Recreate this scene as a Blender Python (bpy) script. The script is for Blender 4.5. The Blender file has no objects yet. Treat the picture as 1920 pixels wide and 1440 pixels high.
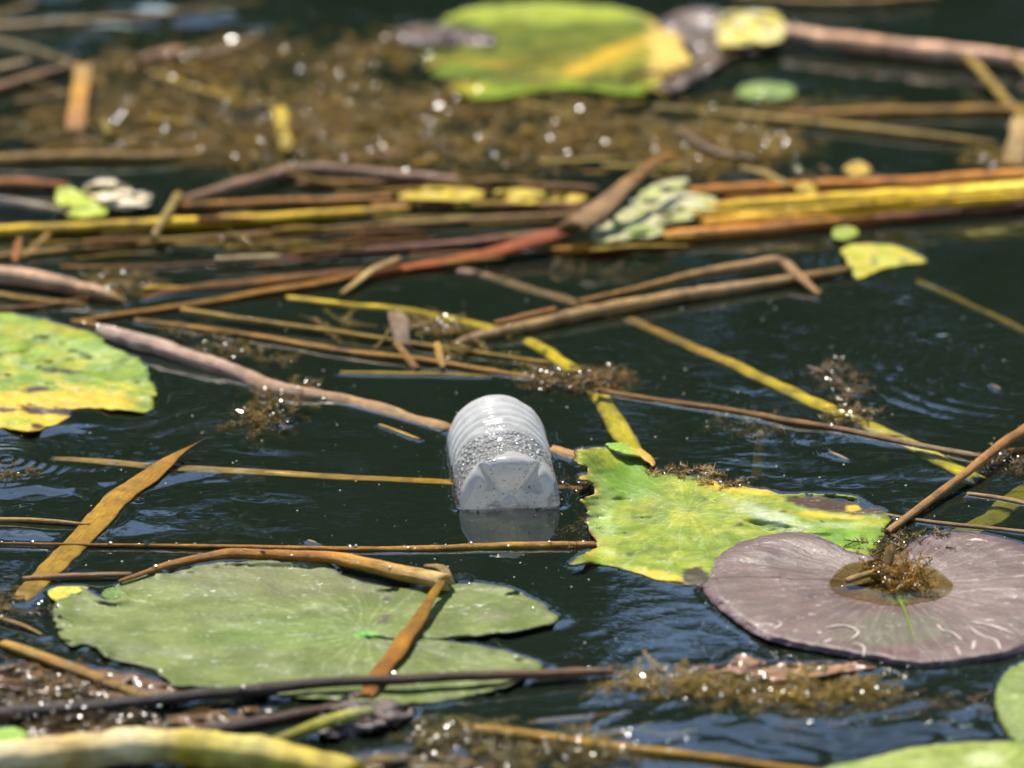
import bpy, math, random
import numpy as np
from mathutils import Vector, Matrix, noise
from mathutils.geometry import delaunay_2d_cdt

random.seed(7); RNG = np.random.default_rng(7)
scene = bpy.context.scene
COL = scene.collection

# ------------------------------------------------------------------ camera
D, ELEV, WIDTH0 = 3.2, math.radians(21.0), 0.662      # distance to the middle of the view, tilt, width seen there
FOCAL = 36.0 * D / WIDTH0
CAMP = Vector((0, -D * math.cos(ELEV), D * math.sin(ELEV)))
cam_data = bpy.data.cameras.new('camera'); cam = bpy.data.objects.new('camera', cam_data); COL.objects.link(cam)
cam.location = CAMP; cam.rotation_euler = (math.pi / 2 - ELEV, 0, 0)
cam_data.lens = FOCAL; cam_data.sensor_width = 36.0
cam_data.clip_start = 0.05; cam_data.clip_end = 500
cam_data.dof.use_dof = True; cam_data.dof.focus_distance = 2.985; cam_data.dof.aperture_fstop = 4.6
scene.camera = cam

# ------------------------------------------------------------------ light
SUN_EL, SUN_AZ = math.radians(60), math.radians(-20)   # azimuth from +Y (away from the camera), minus = to the left
SUN_DIR = Vector((math.sin(SUN_AZ) * math.cos(SUN_EL), math.cos(SUN_AZ) * math.cos(SUN_EL), math.sin(SUN_EL)))
world = bpy.data.worlds.new('World'); scene.world = world; world.use_nodes = True
wn = world.node_tree.nodes; wl = world.node_tree.links
sky = wn.new('ShaderNodeTexSky'); sky.sky_type = 'NISHITA'; sky.sun_disc = False
sky.sun_elevation = SUN_EL; sky.sun_rotation = SUN_AZ
sky.altitude = 100; sky.air_density = 1.0; sky.dust_density = 0.25; sky.ozone_density = 2.0
wl.new(sky.outputs[0], wn['Background'].inputs['Color']); wn['Background'].inputs['Strength'].default_value = 0.13
sun_data = bpy.data.lights.new('sun', 'SUN'); sun = bpy.data.objects.new('sun', sun_data); COL.objects.link(sun)
sun_data.energy = 5.0; sun_data.angle = math.radians(0.53); sun_data.color = (1.0, 0.94, 0.84)
sun.rotation_euler = SUN_DIR.to_track_quat('Z', 'Y').to_euler(); sun.location = SUN_DIR * 20
vs = scene.view_settings; vs.view_transform = 'Standard'; vs.look = 'None'; vs.exposure = 0.88; vs.gamma = 1.0
vs.use_curve_mapping = False
scene.render.engine = 'CYCLES'
cy = scene.cycles; cy.use_denoising = True; cy.use_adaptive_sampling = True; cy.adaptive_threshold = 0.02; cy.max_bounces = 5; cy.diffuse_bounces = 3; cy.glossy_bounces = 3; cy.transparent_max_bounces = 12
cy.sample_clamp_indirect = 8; cy.volume_bounces = 0; cy.caustics_reflective = False; cy.caustics_refractive = False
try: cy.denoiser = 'OPENIMAGEDENOISE'
except Exception: pass

# ------------------------------------------------------------------ pixel (photo) <-> place
FPX = 1920 * FOCAL / 36.0
FW = -CAMP.normalized(); UP = Vector((0, math.sin(ELEV), math.cos(ELEV)))
def W(px, py, z=0.0):
    """point at height z (m) seen at photo pixel px,py"""
    r = FW + Vector((1, 0, 0)) * ((px - 960) / FPX) + UP * ((720 - py) / FPX)
    t = (z - CAMP.z) / r.z
    return CAMP + r * t
def SC(py, z=0.0):
    """photo pixels per metre on that row"""
    r = FW + UP * ((720 - py) / FPX)
    return FPX / ((z - CAMP.z) / r.z)
MM = 0.001
def lin(c):
    return c / 12.92 if c <= 0.04045 else ((c + 0.055) / 1.055) ** 2.4
SAT = 1.24
def C(r, g, b, k=0.62):
    c = [lin(r / 255), lin(g / 255), lin(b / 255)]; m = .3 * c[0] + .6 * c[1] + .1 * c[2]
    return tuple(max(0.004, (m + (x - m) * SAT)) * k for x in c)
def mixc(a, b, t): return tuple(a[i] * (1 - t) + b[i] * t for i in range(3))
def smooth(a, b, x):
    if a == b: return 0.0 if x < a else 1.0
    t = min(1, max(0, (x - a) / (b - a))); return t * t * (3 - 2 * t)
def nz(x, y, z=0.0, oct=3):
    return noise.fractal(Vector((x, y, z)), 0.8, 2.0, oct)

# ------------------------------------------------------------------ materials
def newmat(name):
    m = bpy.data.materials.new(name); m.use_nodes = True
    nt = m.node_tree; nt.nodes.clear()
    out = nt.nodes.new('ShaderNodeOutputMaterial')
    return m, nt, out
class NT:
    def __init__(s, nt): s.nt = nt
    def n(s, t, **kw):
        nd = s.nt.nodes.new('ShaderNode' + t)
        for k, v in kw.items():
            if k.startswith('i_'):
                key = k[2:].replace('_', ' '); nd.inputs[key].default_value = v
            else: setattr(nd, k, v)
        return nd
    def l(s, a, b): s.nt.links.new(a, b)
    def ramp(s, src, stops):
        r = s.n('ValToRGB'); e = r.color_ramp.elements
        while len(e) < len(stops): e.new(0.5)
        for i, (p, c) in enumerate(stops):
            e[i].position = p; e[i].color = (c, c, c, 1) if isinstance(c, (int, float)) else (*c, 1)
        s.l(src, r.inputs[0]); return r.outputs[0]
    def mul(s, a, b, op='MULTIPLY'):
        m = s.n('Math', operation=op)
        for i, v in enumerate((a, b)):
            if isinstance(v, (int, float)): m.inputs[i].default_value = v
            else: s.l(v, m.inputs[i])
        return m.outputs[0]
    def mixrgb(s, f, a, b, bt='MIX'):
        m = s.n('Mix', data_type='RGBA', blend_type=bt)
        if isinstance(f, (int, float)): m.inputs[0].default_value = f
        else: s.l(f, m.inputs[0])
        for i, v in ((6, a), (7, b)):
            if isinstance(v, tuple): m.inputs[i].default_value = (*v, 1)
            else: s.l(v, m.inputs[i])
        return m.outputs[2]

def mat_reed(name, rough=0.42, coat=0.35, grime=0.5, translucent=0.0):
    m, nt, out = newmat(name); T = NT(nt)
    at = T.n('Attribute', attribute_name='tint')
    uv = T.n('UVMap', uv_map='along')
    mp = T.n('Mapping'); mp.inputs['Scale'].default_value = (16, 14, 1); T.l(uv.outputs[0], mp.inputs[0])
    fib = T.n('TexNoise', i_Scale=5.0, i_Detail=5.0, i_Roughness=0.65); T.l(mp.outputs[0], fib.inputs['Vector'])
    geo = T.n('NewGeometry')
    blo = T.n('TexNoise', i_Scale=95.0, i_Detail=6.0, i_Roughness=0.7); T.l(geo.outputs['Position'], blo.inputs['Vector'])
    blo2 = T.n('TexNoise', i_Scale=420.0, i_Detail=4.0, i_Roughness=0.7); T.l(geo.outputs['Position'], blo2.inputs['Vector'])
    f1 = T.ramp(fib.outputs[0], [(0.28, 0.42), (0.5, 0.95), (0.72, 1.45)])
    c1 = T.mixrgb(1.0, at.outputs['Color'], f1, 'MULTIPLY')
    g = T.ramp(blo.outputs[0], [(0.36, 1.0), (0.52, 0.0)])
    c2 = T.mixrgb(T.mul(g, grime), c1, T.mixrgb(0.7, c1, (0.035, 0.022, 0.012)))
    sp = T.ramp(blo2.outputs[0], [(0.62, 0.0), (0.70, 1.0)])
    c3 = T.mixrgb(T.mul(sp, 0.5), c2, (0.03, 0.02, 0.012))
    p = T.n('BsdfPrincipled'); T.l(c3, p.inputs['Base Color']); p.inputs['Specular IOR Level'].default_value = 0.28
    T.l(T.ramp(blo.outputs[0], [(0.35, rough + 0.22), (0.65, rough - 0.12)]), p.inputs['Roughness'])
    p.inputs['Coat Weight'].default_value = coat; p.inputs['Coat Roughness'].default_value = 0.12
    bp = T.n('Bump', i_Strength=0.8, i_Distance=0.0012); T.l(fib.outputs[0], bp.inputs['Height'])
    bp2 = T.n('Bump', i_Strength=0.45, i_Distance=0.0006); T.l(blo2.outputs[0], bp2.inputs['Height']); T.l(bp.outputs[0], bp2.inputs['Normal'])
    T.l(bp2.outputs[0], p.inputs['Normal'])
    T.l(bp2.outputs[0], p.inputs['Coat Normal'])
    if translucent:
        tr = T.n('BsdfTranslucent'); T.l(c3, tr.inputs['Color'])
        mx = T.n('MixShader'); mx.inputs[0].default_value = translucent
        T.l(p.outputs[0], mx.inputs[1]); T.l(tr.outputs[0], mx.inputs[2]); T.l(mx.outputs[0], out.inputs[0])
    else: T.l(p.outputs[0], out.inputs[0])
    return m

def mat_leaf(name, rough=0.5, scuff=0.5, scuff_col=(0.55, 0.55, 0.48), translucent=0.15, mott=0.35, coat=0.0, spec=0.22, vein=0.25, bump=0.4, ribs=22, ribw=0.45):
    m, nt, out = newmat(name); T = NT(nt)
    at = T.n('Attribute', attribute_name='tint')
    uv = T.n('UVMap', uv_map='radial')        # u = angle/2pi, v = radius (m)
    sep = T.n('SeparateXYZ'); T.l(uv.outputs[0], sep.inputs[0])
    geo = T.n('NewGeometry')
    big = T.n('TexNoise', i_Scale=45.0, i_Detail=6.0, i_Roughness=0.65); T.l(geo.outputs['Position'], big.inputs['Vector'])
    fine = T.n('TexNoise', i_Scale=330.0, i_Detail=5.0, i_Roughness=0.7); T.l(geo.outputs['Position'], fine.inputs['Vector'])
    # streaks that run outward from the leaf eye
    cmb = T.n('CombineXYZ'); T.l(T.mul(sep.outputs[0], 95.0), cmb.inputs[0]); T.l(T.mul(sep.outputs[1], 38.0), cmb.inputs[1])
    st = T.n('TexNoise', i_Scale=1.0, i_Detail=5.0, i_Roughness=0.68); T.l(cmb.outputs[0], st.inputs['Vector'])
    c1 = T.mixrgb(mott, at.outputs['Color'], T.ramp(big.outputs[0], [(0.3, 0.35), (0.5, 0.9), (0.7, 1.5)]), 'MULTIPLY')
    c2 = T.mixrgb(0.45, c1, T.ramp(fine.outputs[0], [(0.3, 0.55), (0.5, 1.0), (0.7, 1.4)]), 'MULTIPLY')
    c3 = T.mixrgb(vein, c2, T.ramp(st.outputs[0], [(0.3, 0.6), (0.5, 1.0), (0.68, 1.7)]), 'MULTIPLY')
    # ribs that run out from the eye, a little paler than the blade
    tt = T.mul(T.mul(sep.outputs[0], float(ribs)), T.mul(big.outputs[0], 1.1), 'ADD')
    fr_ = T.n('Math', operation='FRACT'); T.l(tt, fr_.inputs[0])
    ab = T.n('Math', operation='ABSOLUTE'); T.l(T.mul(fr_.outputs[0], 0.5, 'SUBTRACT'), ab.inputs[0])
    dist = T.mul(T.mul(ab.outputs[0], sep.outputs[1]), 6.283 / ribs * 500.0)
    vm = T.mul(T.ramp(dist, [(0.18, 1.0), (0.55, 0.0)]), T.ramp(fine.outputs[0], [(0.4, 0.0), (0.62, 1.0)]))
    c3 = T.mixrgb(T.mul(vm, ribw), c3, T.mixrgb(0.5, T.mixrgb(1.0, c3, (1.7, 1.7, 1.6), 'MULTIPLY'), (0.42, 0.44, 0.3)))
    # pale scuffs: broken short marks
    mp = T.n('Mapping'); mp.inputs['Scale'].default_value = (70, 190, 70); mp.inputs['Rotation'].default_value = (0, 0, 0.35)
    T.l(geo.outputs['Position'], mp.inputs[0])
    sc_ = T.n('TexNoise', i_Scale=1.6, i_Detail=3.0, i_Roughness=0.6, i_Distortion=1.2); T.l(mp.outputs[0], sc_.inputs['Vector'])
    s1 = T.ramp(sc_.outputs[0], [(0.62, 0.0), (0.69, 1.0)])
    s2 = T.ramp(big.outputs[0], [(0.42, 0.0), (0.6, 1.0)])
    sm = T.mul(T.mul(s1, s2), scuff)
    c4 = T.mixrgb(sm, c3, scuff_col)
    p = T.n('BsdfPrincipled'); T.l(c4, p.inputs['Base Color']); p.inputs['Specular IOR Level'].default_value = spec
    T.l(T.ramp(fine.outputs[0], [(0.3, rough + 0.15), (0.7, rough - 0.08)]), p.inputs['Roughness'])
    p.inputs['Coat Weight'].default_value = coat; p.inputs['Coat Roughness'].default_value = 0.2
    b1 = T.n('Bump', i_Strength=bump, i_Distance=0.0012); T.l(st.outputs[0], b1.inputs['Height'])
    b2 = T.n('Bump', i_Strength=bump, i_Distance=0.0006); T.l(fine.outputs[0], b2.inputs['Height']); T.l(b1.outputs[0], b2.inputs['Normal'])
    T.l(b2.outputs[0], p.inputs['Normal'])
    tr = T.n('BsdfTranslucent'); T.l(c4, tr.inputs['Color'])
    mx = T.n('MixShader'); mx.inputs[0].default_value = translucent
    T.l(p.outputs[0], mx.inputs[1]); T.l(tr.outputs[0], mx.inputs[2]); T.l(mx.outputs[0], out.inputs[0])
    return m

def mat_water():
    m, nt, out = newmat('pond_water'); T = NT(nt)
    fr = T.n('Fresnel', i_IOR=1.85)
    gl = T.n('BsdfGlossy', i_Roughness=0.0); gl.inputs['Color'].default_value = (1, 1, 1, 1)
    tr = T.n('BsdfTransparent'); tr.inputs['Color'].default_value = (0.93, 0.96, 0.93, 1)
    geo = T.n('NewGeometry')
    mp = T.n('Mapping'); mp.inputs['Scale'].default_value = (1.0, 1.5, 1); T.l(geo.outputs['Position'], mp.inputs[0])
    n1 = T.n('TexNoise', i_Scale=38.0, i_Detail=3.0, i_Roughness=0.5); T.l(mp.outputs[0], n1.inputs['Vector'])
    b = T.n('Bump', i_Strength=0.05, i_Distance=0.004); T.l(n1.outputs[0], b.inputs['Height'])
    for s in (fr, gl): T.l(b.outputs[0], s.inputs['Normal'])
    di = T.n('BsdfDiffuse'); di.inputs['Color'].default_value = (0.055, 0.088, 0.052, 1)     # fine silt held in the top of the water
    m0 = T.n('MixShader'); m0.inputs[0].default_value = 0.12; T.l(tr.outputs[0], m0.inputs[1]); T.l(di.outputs[0], m0.inputs[2])
    mx = T.n('MixShader'); T.l(fr.outputs[0], mx.inputs[0]); T.l(m0.outputs[0], mx.inputs[1]); T.l(gl.outputs[0], mx.inputs[2])
    T.l(mx.outputs[0], out.inputs['Surface'])
    va = T.n('VolumeAbsorption', i_Density=22.0); va.inputs['Color'].default_value = (0.62, 0.66, 0.40, 1)
    T.l(va.outputs[0], out.inputs['Volume'])
    return m
def mat_clearwater(name, ior=1.45, rough=0.03, tint=(0.95, 0.95, 0.93, 1)):
    m, nt, out = newmat(name); T = NT(nt)
    fr = T.n('Fresnel', i_IOR=ior); gl = T.n('BsdfGlossy', i_Roughness=rough)
    tr = T.n('BsdfTransparent'); tr.inputs['Color'].default_value = tint
    mx = T.n('MixShader'); T.l(fr.outputs[0], mx.inputs[0]); T.l(tr.outputs[0], mx.inputs[1]); T.l(gl.outputs[0], mx.inputs[2])
    T.l(mx.outputs[0], out.inputs['Surface']); return m
def mat_weed():
    m, nt, out = newmat('wet_weed'); T = NT(nt)
    at = T.n('Attribute', attribute_name='tint'); geo = T.n('NewGeometry')
    n1 = T.n('TexNoise', i_Scale=160.0, i_Detail=5.0); T.l(geo.outputs['Position'], n1.inputs['Vector'])
    c = T.mixrgb(0.8, at.outputs['Color'], T.ramp(n1.outputs[0], [(0.3, 0.4), (0.5, 0.95), (0.7, 1.7)]), 'MULTIPLY')
    p = T.n('BsdfPrincipled', i_Roughness=0.5); T.l(c, p.inputs['Base Color']); p.inputs['Specular IOR Level'].default_value = 0.25
    p.inputs['Coat Weight'].default_value = 0.18; p.inputs['Coat Roughness'].default_value = 0.1
    b = T.n('Bump', i_Strength=0.7, i_Distance=0.001); T.l(n1.outputs[0], b.inputs['Height']); T.l(b.outputs[0], p.inputs['Normal'])
    tr = T.n('BsdfTranslucent'); T.l(c, tr.inputs['Color'])
    mx = T.n('MixShader'); mx.inputs[0].default_value = 0.2
    T.l(p.outputs[0], mx.inputs[1]); T.l(tr.outputs[0], mx.inputs[2]); T.l(mx.outputs[0], out.inputs[0])
    return m
def mat_bottle():
    m, nt, out = newmat('clouded_plastic'); T = NT(nt)
    tc = T.n('TexCoord'); sep = T.n('SeparateXYZ'); T.l(tc.outputs['Object'], sep.inputs[0])
    # condensation beads on the inside of the near half
    vo = T.n('TexVoronoi', feature='SMOOTH_F1', i_Scale=350.0, i_Smoothness=0.25); T.l(tc.outputs['Object'], vo.inputs['Vector'])
    n2 = T.n('TexNoise', i_Scale=60.0, i_Detail=4.0); T.l(tc.outputs['Object'], n2.inputs['Vector'])
    yy = T.mul(sep.outputs[1], T.mul(T.mul(n2.outputs[0], 0.5, 'SUBTRACT'), 0.07), 'ADD')
    zone = T.ramp(T.mul(yy, 10.0), [(0.06, 0.0), (0.1, 1.0), (0.42, 1.0), (0.66, 0.0)])
    dust = T.n('TexNoise', i_Scale=900.0, i_Detail=2.0); T.l(tc.outputs['Object'], dust.inputs['Vector'])
    dirt = T.ramp(dust.outputs[0], [(0.67, 0.0), (0.70, 1.0)])
    film = T.n('TexNoise', i_Scale=30.0, i_Detail=6.0, i_Roughness=0.7); T.l(tc.outputs['Object'], film.inputs['Vector'])
    base = T.mixrgb(0.5, (0.74, 0.725, 0.69), T.ramp(film.outputs[0], [(0.3, (0.62, 0.6, 0.56)), (0.65, (1, 1, 1))]), 'MULTIPLY')
    base = T.mixrgb(T.mul(dirt, 0.7), base, (0.09, 0.06, 0.035))
    cell = T.ramp(vo.outputs['Distance'], [(0.1, 1.0), (0.55, 0.35)])
    base = T.mixrgb(T.mul(zone, 0.75), base, cell, 'MULTIPLY')
    hgt = T.mul(T.ramp(vo.outputs['Distance'], [(0.0, 1.0), (0.6, 0.0)]), zone)
    b = T.n('Bump', i_Strength=1.0, i_Distance=0.0016); T.l(hgt, b.inputs['Height'])
    b2 = T.n('Bump', i_Strength=0.25, i_Distance=0.0008); T.l(film.outputs[0], b2.inputs['Height']); T.l(b.outputs[0], b2.inputs['Normal'])
    p = T.n('BsdfPrincipled', i_Roughness=0.15); T.l(base, p.inputs['Base Color']); T.l(b2.outputs[0], p.inputs['Normal'])
    p.inputs['IOR'].default_value = 1.58
    tl = T.n('BsdfTranslucent'); T.l(base, tl.inputs['Color']); T.l(b2.outputs[0], tl.inputs['Normal'])
    tp = T.n('BsdfTransparent'); tp.inputs['Color'].default_value = (0.9, 0.9, 0.9, 1)
    m1 = T.n('MixShader'); m1.inputs[0].default_value = 0.38; T.l(p.outputs[0], m1.inputs[1]); T.l(tl.outputs[0], m1.inputs[2])
    wet = T.ramp(T.mul(T.mul(sep.outputs[2], 100.0), 0.5, 'ADD'), [(0.26, 0.9), (0.42, 0.35)])   # plastic goes clear where it is under water
    m2 = T.n('MixShader'); T.l(wet, m2.inputs[0]); T.l(m1.outputs[0], m2.inputs[1]); T.l(tp.outputs[0], m2.inputs[2])
    T.l(m2.outputs[0], out.inputs[0]); return m
def mat_plain(name, col, rough=0.8, nscale=3.0):
    m, nt, out = newmat(name); T = NT(nt); geo = T.n('NewGeometry')
    n1 = T.n('TexNoise', i_Scale=nscale, i_Detail=6.0); T.l(geo.outputs['Position'], n1.inputs['Vector'])
    c = T.mixrgb(0.8, col, T.ramp(n1.outputs[0], [(0.3, 0.4), (0.7, 1.5)]), 'MULTIPLY')
    p = T.n('BsdfPrincipled', i_Roughness=rough); T.l(c, p.inputs['Base Color']); T.l(p.outputs[0], out.inputs[0]); return m

M = {
 'reed': mat_reed('wet_reed', rough=0.5, coat=0.12), 'dry': mat_reed('dry_reed', rough=0.65, coat=0.03, grime=0.6),
 'blade': mat_reed('reed_blade', rough=0.52, coat=0.06, grime=0.45, translucent=0.35),
 'leaf': mat_leaf('lily_leaf'), 'farleaf': mat_leaf('far_lily_leaf', rough=0.6, spec=0.08, scuff=0.2, ribw=0.15),
 'waxy': mat_leaf('waxy_lily_pad', rough=0.52, scuff=0.75, translucent=0.06, mott=0.25, coat=0.0, spec=0.27, vein=0.22),
 'purple': mat_leaf('purple_lily_pad', rough=0.46, scuff=0.8, scuff_col=(0.5, 0.42, 0.38), ribs=46, ribw=0.3, translucent=0.0, mott=0.3, coat=0.0, spec=0.52, vein=0.45, bump=0.6),
 'dead': mat_leaf('dead_leaf', rough=0.35, scuff=0.15, translucent=0.05, mott=0.8, coat=0.5, vein=0.4, bump=0.8),
 'fgstalk': mat_reed('mottled_stalk', rough=0.5, coat=0.15, grime=0.5),
 'weed': mat_weed(), 'bottle': mat_bottle(), 'bead': mat_clearwater('glint_bead', 1.55, 0.17), 'puddle': mat_clearwater('puddle_water', 1.4), 'pool': mat_clearwater('pool_water', 1.45, 0.03, (0.78, 0.72, 0.46, 1)),
 'water': mat_water(), 'bed': mat_plain('pond_mud', (0.03, 0.045, 0.03)), 'bank': mat_plain('bank_grass', (0.05, 0.08, 0.02)),
 'wood': mat_plain('far_foliage', (0.045, 0.075, 0.03), 0.6, 1.2), 'bark': mat_plain('bark', (0.05, 0.04, 0.03)),
}

# ------------------------------------------------------------------ mesh helpers
def link(name, verts, faces, mat, parent=None, tint=None, uv=None, uvname='along', smooth_=True):
    me = bpy.data.meshes.new(name); me.from_pydata([tuple(v) for v in verts], [], faces); me.update()
    if smooth_: me.polygons.foreach_set('use_smooth', [True] * len(me.polygons))
    if tint is not None:
        a = me.color_attributes.new('tint', 'FLOAT_COLOR', 'POINT')
        arr = np.ones((len(verts), 4), np.float32); arr[:, :3] = np.asarray(tint, np.float32).reshape(-1, 3)
        a.data.foreach_set('color', arr.ravel())
    if uv is not None:
        l = me.uv_layers.new(name=uvname)
        vi = np.empty(len(me.loops), np.int32); me.loops.foreach_get('vertex_index', vi)
        l.data.foreach_set('uv', np.asarray(uv, np.float32)[vi].ravel())
    me.materials.append(mat if not isinstance(mat, str) else M[mat])
    o = bpy.data.objects.new(name, me); COL.objects.link(o)
    if parent is not None: o.parent = parent
    return o
def tag(o, label=None, cat=None, group=None, kind=None):
    if label: o['label'] = label
    if cat: o['category'] = cat
    if group: o['group'] = group
    if kind: o['kind'] = kind
    return o
def catmull(P, n):
    P = np.asarray(P, float); k = len(P)
    if k == 2:
        t = np.linspace(0, 1, n)[:, None]; return P[0] * (1 - t) + P[1] * t
    Q = np.vstack([2 * P[0] - P[1], P, 2 * P[-1] - P[-2]])
    ts = np.linspace(0, k - 1 - 1e-9, n); i = ts.astype(int); f = (ts - i)[:, None]
    a, b, c, d = Q[i], Q[i + 1], Q[i + 2], Q[i + 3]
    return 0.5 * (2 * b + (c - a) * f + (2 * a - 5 * b + 4 * c - d) * f ** 2 + (3 * b - a - 3 * c + d) * f ** 3)

FOOT = []       # footprints that the water clings to: ('line', xy array, radius array) or ('poly', xy array)
def stem(name, label, cat, pts, cols, mat='reed', flat=0.85, group=None, parent=None, seg=14, lump=0.08, sharp=False,
         ends=('cut', 'cut'), beads=0, nodes=0, groove=0.0, wob=0.9, meniscus=True):
    """a stalk through photo points (px, py, width_px, height_mm or None)"""
    if cols and not isinstance(cols[0], tuple): cols = [cols]
    P = []
    for q in pts:
        px, py, w = q[:3]; r = w / 2 / SC(py)
        z = (q[3] * MM) if len(q) > 3 and q[3] is not None else r * flat * 0.25
        v = W(px, py, z); P.append((v.x, v.y, v.z, r))
    L = sum(math.dist(P[i][:3], P[i + 1][:3]) for i in range(len(P) - 1))
    n = int(max(8, min(150, L / 0.0035)))
    if sharp:                                   # keep kinks: linear resample
        A = np.array(P); seglen = np.r_[0, np.cumsum(np.linalg.norm(np.diff(A[:, :3], axis=0), axis=1))]
        s = np.linspace(0, seglen[-1], n); X = np.stack([np.interp(s, seglen, A[:, k]) for k in range(4)], 1)
        K = np.array([.25, .5, .25])
        for _ in range(2): X[1:-1] = .25 * X[:-2] + .5 * X[1:-1] + .25 * X[2:]
    else: X = catmull(P, n)
    sd = random.random() * 50
    verts, faces, tint, uv = [], [], [], []
    s = 0.0; prof = [random.uniform(-.11, .09) for _ in range(seg)]
    cc = np.array(cols, float); cc[:, 1] += .10 * np.maximum(0, cc[:, 0] - cc[:, 1])
    for i in range(n):
        p = Vector(X[i, :3]); t = (Vector(X[min(n - 1, i + 1), :3]) - Vector(X[max(0, i - 1), :3])).normalized()
        if i: s += (p - Vector(X[i - 1, :3])).length
        side = t.cross(Vector((0, 0, 1)))
        side = side.normalized() if side.length > 1e-4 else Vector((1, 0, 0)); up = side.cross(t).normalized()
        r = abs(X[i, 3]) * (1 + lump * 1.6 * nz(s * 45, sd))
        p = p + side * (nz(s * 14, sd + 9, 2) * wob * r * 0.5) + up * (nz(s * 14, sd + 19, 3) * wob * r * 0.2)
        f = i / (n - 1)
        if ends[0] == 'point': r *= smooth(-0.03, 0.16, f)
        if ends[1] == 'point': r *= smooth(-0.03, 0.16, 1 - f)
        if nodes and abs((f * nodes) % 1 - 0.5) < 0.6 * nodes / n: r *= 1.16
        ci = f * (len(cc) - 1); k = min(len(cc) - 2, int(ci)) if len(cc) > 1 else 0
        col = cc[0] if len(cc) == 1 else cc[k] * (1 - (ci - k)) + cc[k + 1] * (ci - k)
        v_ = (1 + 0.3 * nz(s * 30, sd + 3)) * (1 - .35 * smooth(.25, .6, nz(s * 55, sd + 31)))
        for j in range(seg):
            a = 2 * math.pi * j / seg
            rr = r * (1 + lump * nz(s * 90, a * 2, sd) + prof[j] * (.7 + .5 * nz(s * 12, j, sd)))
            g = 1.0 - groove * max(0, math.sin(a)) ** 6
            verts.append(p + side * (rr * math.cos(a)) + up * (rr * flat * math.sin(a) * g))
            tint.append(col * v_ * (1 + .32 * nz(s * 70, a * 1.3, sd + 5))); uv.append((s, j / seg if j <= seg / 2 else 1 - j / seg))
    for i in range(n - 1):
        for j in range(seg):
            a, b = i * seg + j, i * seg + (j + 1) % seg
            faces.append((a, a + seg, b + seg, b))
    for e, base in ((0, 0), (1, (n - 1) * seg)):                 # ragged ends
        c = sum((verts[base + j] for j in range(seg)), Vector()) / seg
        tdir = (Vector(X[0, :3]) - Vector(X[1, :3])) if e == 0 else (Vector(X[-1, :3]) - Vector(X[-2, :3]))
        tdir.normalize(); rr = X[0, 3] if e == 0 else X[-1, 3]
        if ends[e] == 'cut':
            for j in range(seg): verts[base + j] = verts[base + j] + tdir * rr * random.uniform(-0.5, 0.9)
        verts.append(c + tdir * rr * (0.1 if ends[e] == 'cut' else 0.3)); tint.append(np.asarray(tint[base]) * 0.6); uv.append(uv[base])
        k = len(verts) - 1
        for j in range(seg):
            a, b = base + j, base + (j + 1) % seg
            faces.append((a, b, k) if e == 0 else (b, a, k))
    o = link(name, verts, faces, mat, parent, tint, uv)
    if label: tag(o, label, cat, group)
    if meniscus:
        keep = np.abs(X[:, 2]) < np.maximum(np.abs(X[:, 3]) * max(flat, .35), 0.0012) + 0.0006
        if keep.any(): FOOT.append(('line', X[keep][:, :2].copy(), np.abs(X[keep][:, 3])))
    if beads:
        bp = []
        for _ in range(beads):
            i = random.randrange(n); a = random.uniform(0.15, 0.85) * math.pi
            j = int(a / (2 * math.pi) * seg) % seg
            bp.append(verts[i * seg + j])
        make_glint_beads(bp, o, 0.6, 1.8)
    return o

HALF = (SUN_DIR + CAMP.normalized()).normalized()  # midway between sun and camera; added wet caps face this way to glint
def make_glint_beads(points, parent, lo=0.5, hi=1.5, spread=0.17):
    """wet caps added for glints, tilted to mirror the sun at the camera, joined"""
    verts, faces = [], []
    for p in points:
        a = random.uniform(lo, hi) * MM * random.choice((0.25, 0.35, 0.5, 0.7, 1.0, 1.2))
        if random.random() < 0.3: continue
        nrm = (HALF + Vector((random.gauss(0, spread), random.gauss(0, spread), random.gauss(0, spread * 0.5)))).normalized()
        q = nrm.to_track_quat('Z', 'Y'); phi = 0.2; R = a / math.sin(phi); b0 = len(verts)
        c = Vector(p) + nrm * (0.0002 + 0.3 * a)
        el = random.uniform(0.6, 1.0)
        rings = [(0.0, 1)] + [(phi * k / 3, 8) for k in (1, 2, 3)]
        for th, m in rings:
            for j in range(m):
                f = 2 * math.pi * j / m
                verts.append(c + q @ Vector((R * math.sin(th) * math.cos(f), el * R * math.sin(th) * math.sin(f), R * (math.cos(th) - math.cos(phi)))))
        for j in range(8): faces.append((b0, b0 + 1 + j, b0 + 1 + (j + 1) % 8))
        for k in (0, 1):
            for j in range(8):
                x = b0 + 1 + k * 8
                faces.append((x + j, x + 8 + j, x + 8 + (j + 1) % 8, x + (j + 1) % 8))
    if not verts: return None
    o = link('glint_drops', verts, faces, 'bead', parent); o['kind'] = 'stuff'
    return o

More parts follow.
